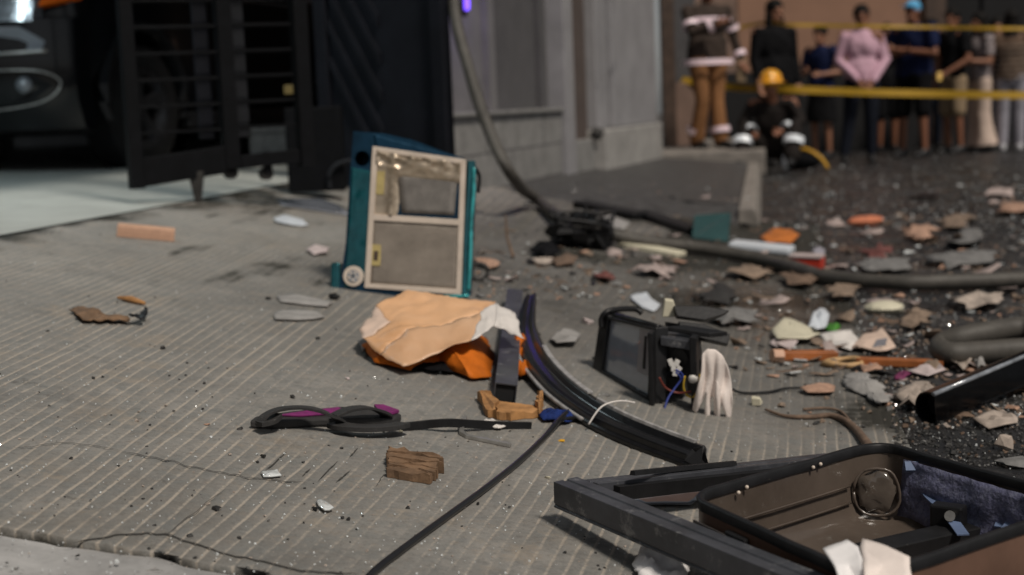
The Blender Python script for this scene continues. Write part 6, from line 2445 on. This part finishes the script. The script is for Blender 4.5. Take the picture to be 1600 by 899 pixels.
    if hair == 'cap':
        ell(h, hd_((0, -.012, .055)), (.088, .102, .085), Rh)
        h.loft([[P(*hd_((math.cos(a) * .085, math.sin(a) * .085 + .09, .062))) for a in [math.pi * 2 * j / 16 for j in range(16)]],
                [P(*hd_((math.cos(a) * .085, math.sin(a) * .085 + .09, .072))) for a in [math.pi * 2 * j / 16 for j in range(16)]]])
        h.build('cap', M['bluecap'], pr, remesh=.007)
    if hair == 'helmet':
        ell(h, hd_((0, -.01, .062)), (.115, .135, .105), Rh)
        ell(h, hd_((0, -.012, .030)), (.150, .185, .018), Rh)
        cap(h, hd_((0, -.12, .12)), hd_((0, .10, .13)), .02, .02)
        h.build('helmet', M['helmet'], pr, remesh=.008)

    def band(cn, axis_to, rx, ry, wd, mm, a0=0, a1=2 * math.pi, name='reflective_band'):
        cn, ax = V(cn), (V(axis_to) - V(cn)).normalized()
        s1 = ax.cross(V((0, 1, .01))).normalized()
        s2 = s1.cross(ax).normalized()
        m_ = MB()
        n_ = 20
        rings = []
        for j in range(n_ + 1):
            a = a0 + (a1 - a0) * j / n_
            rad_ = s1 * math.cos(a) * rx + s2 * math.sin(a) * ry
            o_ = cn + rad_
            u__ = rad_.normalized() * .006
            rings.append([P(*(o_ - ax * wd)), P(*(o_ - ax * wd + u__)), P(*(o_ + ax * wd + u__)), P(*(o_ + ax * wd))])
        m_.loft(rings)
        m_.build(name, M[mm], pr)
    pr_info = dict(P=P, band=band, pel=pel, chest=chest, neck=neck, sh=sh, el=el, wr=wr, kn=kn, an=an, root=pr, ell=ell, cap=cap, headc=headc)
    return pr_info


def gz(px, py):                              # distance of a point on the road level
    r = ray(px, py)
    return -CAM.z / r.z


# standing firefighter (on the upper step, turned to the right)
f = person(1108, 15.3, .262, rad(-150), 'standing firefighter in brown coat with pink reflective bands, beside the pale pilaster', 1.76, 'skindark', 'fireman', 'long', 'firetrs', 'long', 'shoe', 'short',
           el={-1: (-.34, .0, 1.15), 1: (.30, .14, 1.18)}, wr={-1: (-.36, .10, .90), 1: (.12, .30, 1.25)}, wide=1.45, an={-1: (-.10, .06, .085), 1: (.09, -.10, .085)}, head_turn=-.5)
f['band'](f['pel'] + V((0, 0, -.04)), f['chest'], .285, .215, .026, 'reflect')
f['band'](f['chest'] + V((0, 0, .03)), f['neck'], .275, .195, .020, 'reflect')
for s in (-1, 1):
    f['band'](V(f['el'][s]).lerp(f['sh'][s], .3), f['sh'][s], .078, .078, .022, 'reflect')
    f['band'](V(f['wr'][s]).lerp(f['el'][s], .22), f['el'][s], .062, .062, .024, 'reflect')
    f['band'](V(f['an'][s]) + V((0, 0, .10)), f['kn'][s], .094, .094, .028, 'reflect')
m_ = MB()
m_.box(f['P'](-.30, .10, .66), V((.10, 0, 0)), V((0, .06, 0)), V((0, 0, .26)))
m_.build('tool_bag', M['khaki'], f['root'], bevel=.02)

# crouching firefighter with the yellow helmet
f = person(1210, 14.8, .09, rad(160), 'crouching firefighter with a yellow helmet in front of the barrier tape', 1.72, 'skindark', 'firedark', 'long', 'firedark', 'long', 'shoe', 'helmet',
           pelvis=(0, -.10, .17), lean=.42, el={-1: (-.30, .14, .42), 1: (.30, .14, .42)}, wr={-1: (-.14, .36, .34), 1: (.16, .36, .32)},
           kn={-1: (-.26, .32, .36), 1: (.26, .30, .36)}, an={-1: (-.24, .44, .085), 1: (.26, .46, .085)}, wide=1.15)
for s in (-1, 1):
    f['band'](V(f['kn'][s]).lerp(f['an'][s], .45), f['an'][s], .096, .096, .034, 'reflectw')
    f['band'](V(f['wr'][s]).lerp(f['el'][s], .25), f['el'][s], .066, .066, .026, 'reflectw')

# bystanders
DK = {}
person(1212, 15.9, 0.0, rad(205), 'person in black jacket with long dark hair standing behind the crouching firefighter', 1.80, 'skin', 'blackcloth', 'long', 'blackcloth', 'long', 'shoe', 'long', wide=1.25)
person(1284, gz(1284, 248), 0, rad(140), 'woman in a navy top and dark skirt, one arm bent, beside the pink shirt', 1.58, 'skin', 'navy', 'short', 'blackcloth', 'skirt', 'shoe', 'bun',
       el={-1: (-.26, .0, 1.12), 1: (.26, .0, 1.12)}, wr={-1: (-.12, .20, 1.10), 1: (.10, .22, 1.15)}, wide=1.05)
person(1347, gz(1347, 254), 0, rad(172), 'man in a pink long-sleeved shirt and dark trousers with hands clasped', 1.72, 'skindark', 'pink', 'long', 'darkjean', 'long', 'shoe', 'short',
       el={-1: (-.255, -.02, 1.13), 1: (.255, -.02, 1.13)}, wr={-1: (-.10, .17, .90), 1: (.07, .18, .91)}, wide=1.08, kn={-1: (-.10, .02, .49), 1: (.14, .03, .49)}, an={-1: (-.10, 0, .085), 1: (.20, .05, .085)})
person(1428, gz(1428, 246), 0, rad(128), 'large man in a navy T-shirt, black shorts and blue cap with folded arms', 1.80, 'skindark', 'navy', 'short', 'blackcloth', 'short', 'shoe', 'cap',
       el={-1: (-.31, .05, 1.14), 1: (.31, .05, 1.14)}, wr={-1: (.08, .22, 1.20), 1: (-.08, .25, 1.17)}, wide=1.38, kn={-1: (-.13, .02, .49), 1: (.13, .02, .49)}, an={-1: (-.14, 0, .085), 1: (.15, 0, .085)}, head_turn=.1)
person(1386, gz(1386, 238), 0, rad(175), 'person with bare legs and black shorts half hidden between the pink shirt and blue cap', 1.62, 'skindark', 'blackcloth', 'short', 'blackcloth', 'short', 'shoe', 'short', wide=.9)
f = person(1490, gz(1490, 240), 0, rad(118), 'person in a black T-shirt and khaki shorts holding a lit phone', 1.72, 'skindark', 'blackcloth', 'short', 'khaki', 'short', 'shoe', 'short',
           el={-1: (-.24, 0, 1.12), 1: (.24, .0, 1.12)}, wr={-1: (-.12, .22, .98), 1: (.24, .06, .88)}, wide=.95, head_turn=.4)
wq = f['P'](-.10, .33, .93)
m_ = MB()
m_.boxc(wq, .026, .006, .05)
o = m_.build('phone', mat('phone_glow', (.6, .4, .1), .3, var=0, bump=0, emit=((1.0, .62, .2), .25)), bevel=.004)
tag(o, 'small phone with a warm lit screen held by the person in khaki shorts', 'phone')
person(1532, gz(1532, 238), 0, rad(105), 'woman in a patterned top and cream flared trousers facing left', 1.66, 'skin', 'floral', 'short', 'whitetrs', 'flare', 'shoe', 'long',
       el={-1: (-.22, .02, 1.12), 1: (.22, .02, 1.12)}, wr={-1: (-.12, .25, 1.14), 1: (.14, .25, 1.12)}, wide=.92)
f = person(1580, gz(1580, 237), 0, rad(-20), 'woman in a brown striped knit top and pale grey trousers facing away', 1.66, 'skin', 'striped', 'short', 'greytrs', 'long', 'shoelight', 'long', wide=1.05)
for i in range(7):
    z_ = f['pel'] + V((0, 0, .0 + .065 * i))
    f['band'](z_, f['neck'] + V((0, 0, .2)), .190 * 1.05, .142, .008, 'stripepale', name='stripe')

person(1557, gz(1557, 236) + .9, 0, rad(170), 'dark haired woman in a black top behind the two women at the right edge', 1.64, 'skin', 'blackcloth', 'short', 'darkjean', 'long', 'shoe', 'long', wide=.9)
person(1262, gz(1262, 240) + .5, 0, rad(190), 'man in a dark grey shirt half hidden behind the navy topped woman', 1.70, 'skindark', 'darkjean', 'long', 'blackcloth', 'long', 'shoe', 'short', wide=1.0, head_turn=-.5)
person(1455, gz(1455, 238) + .6, 0, rad(200), 'person in a dark top standing behind the blue cap and the black T-shirt', 1.66, 'skin', 'blackcloth', 'long', 'darkjean', 'long', 'shoe', 'short', wide=.95, head_turn=.5)

# air cylinder beside the crouching firefighter
ac_p = G(1245, 268)
ac_d = gz(1245, 268)
q_ = W(1245, 268, ac_d)
q_.z = 0
acn = empty('air_cylinder', q_, 'yellow and black air cylinder with a white collar lying on the road', 'air cylinder')
ax = V((.75, -.5, .0)).normalized()
c0 = q_ + V((-.10, .0, .11))
m_ = MB()
m_.tube([c0 - ax * .02, c0, c0 + ax * .18, c0 + ax * .30, c0 + ax * .36], [.07, .095, .095, .075, .03], 18)
m_.build('tank', M['blackcloth'], acn, smooth=40)
m_ = MB()
m_.tube([c0 - ax * .012, c0 + ax * .03], .104, 20, cap=True)
m_.build('collar', M['reflectw'], acn, smooth=40)
m_ = MB()
m_.tube(smooth_path([c0 + ax * .05 + V((0, 0, .10)), c0 + ax * .2 + V((0, -.03, .12)), c0 + ax * .36 + V((0, -.02, .03)), c0 + ax * .42 + V((.02, 0, -.08))]), .018, 8)
m_.build('strap', M['yellow'], acn, smooth='all')

# barrier tapes
def ribbon(pts, wd, name, label):
    mb = MB()
    P_ = smooth_path(pts, 8)
    mb.loft([[p_ + V((0, .0, wd / 2)) + V((0, .01 * math.sin(i * .5), 0)), p_ + V((0, .0006, wd / 2)) + V((0, .01 * math.sin(i * .5), 0)), p_ + V((0, .0006, -wd / 2)), p_ + V((0, 0, -wd / 2))] for i, p_ in enumerate(P_)])
    o = mb.build(name, M['tape'])
    return tag(o, label, 'tape', 'yellow barrier tapes across the street')
dtp = 15.35
ribbon([W(1046, 122, 16.3), W(1150, 137, 16.0), W(1240, 140, dtp), W(1345, 144, dtp), W(1470, 147, dtp), W(1600, 149, dtp), W(1900, 152, 15.6)], .078, 'barrier_tape', 'lower wide yellow barrier tape stretched across the bystanders at waist height')
ribbon([W(1046, 74, 16.3), W(1180, 38, 15.9), W(1240, 39, dtp), W(1345, 41, dtp), W(1470, 43, dtp), W(1600, 45, dtp), W(1900, 48, 15.6)], .036, 'barrier_tape', 'upper thin yellow barrier tape stretched across the bystanders at head height')
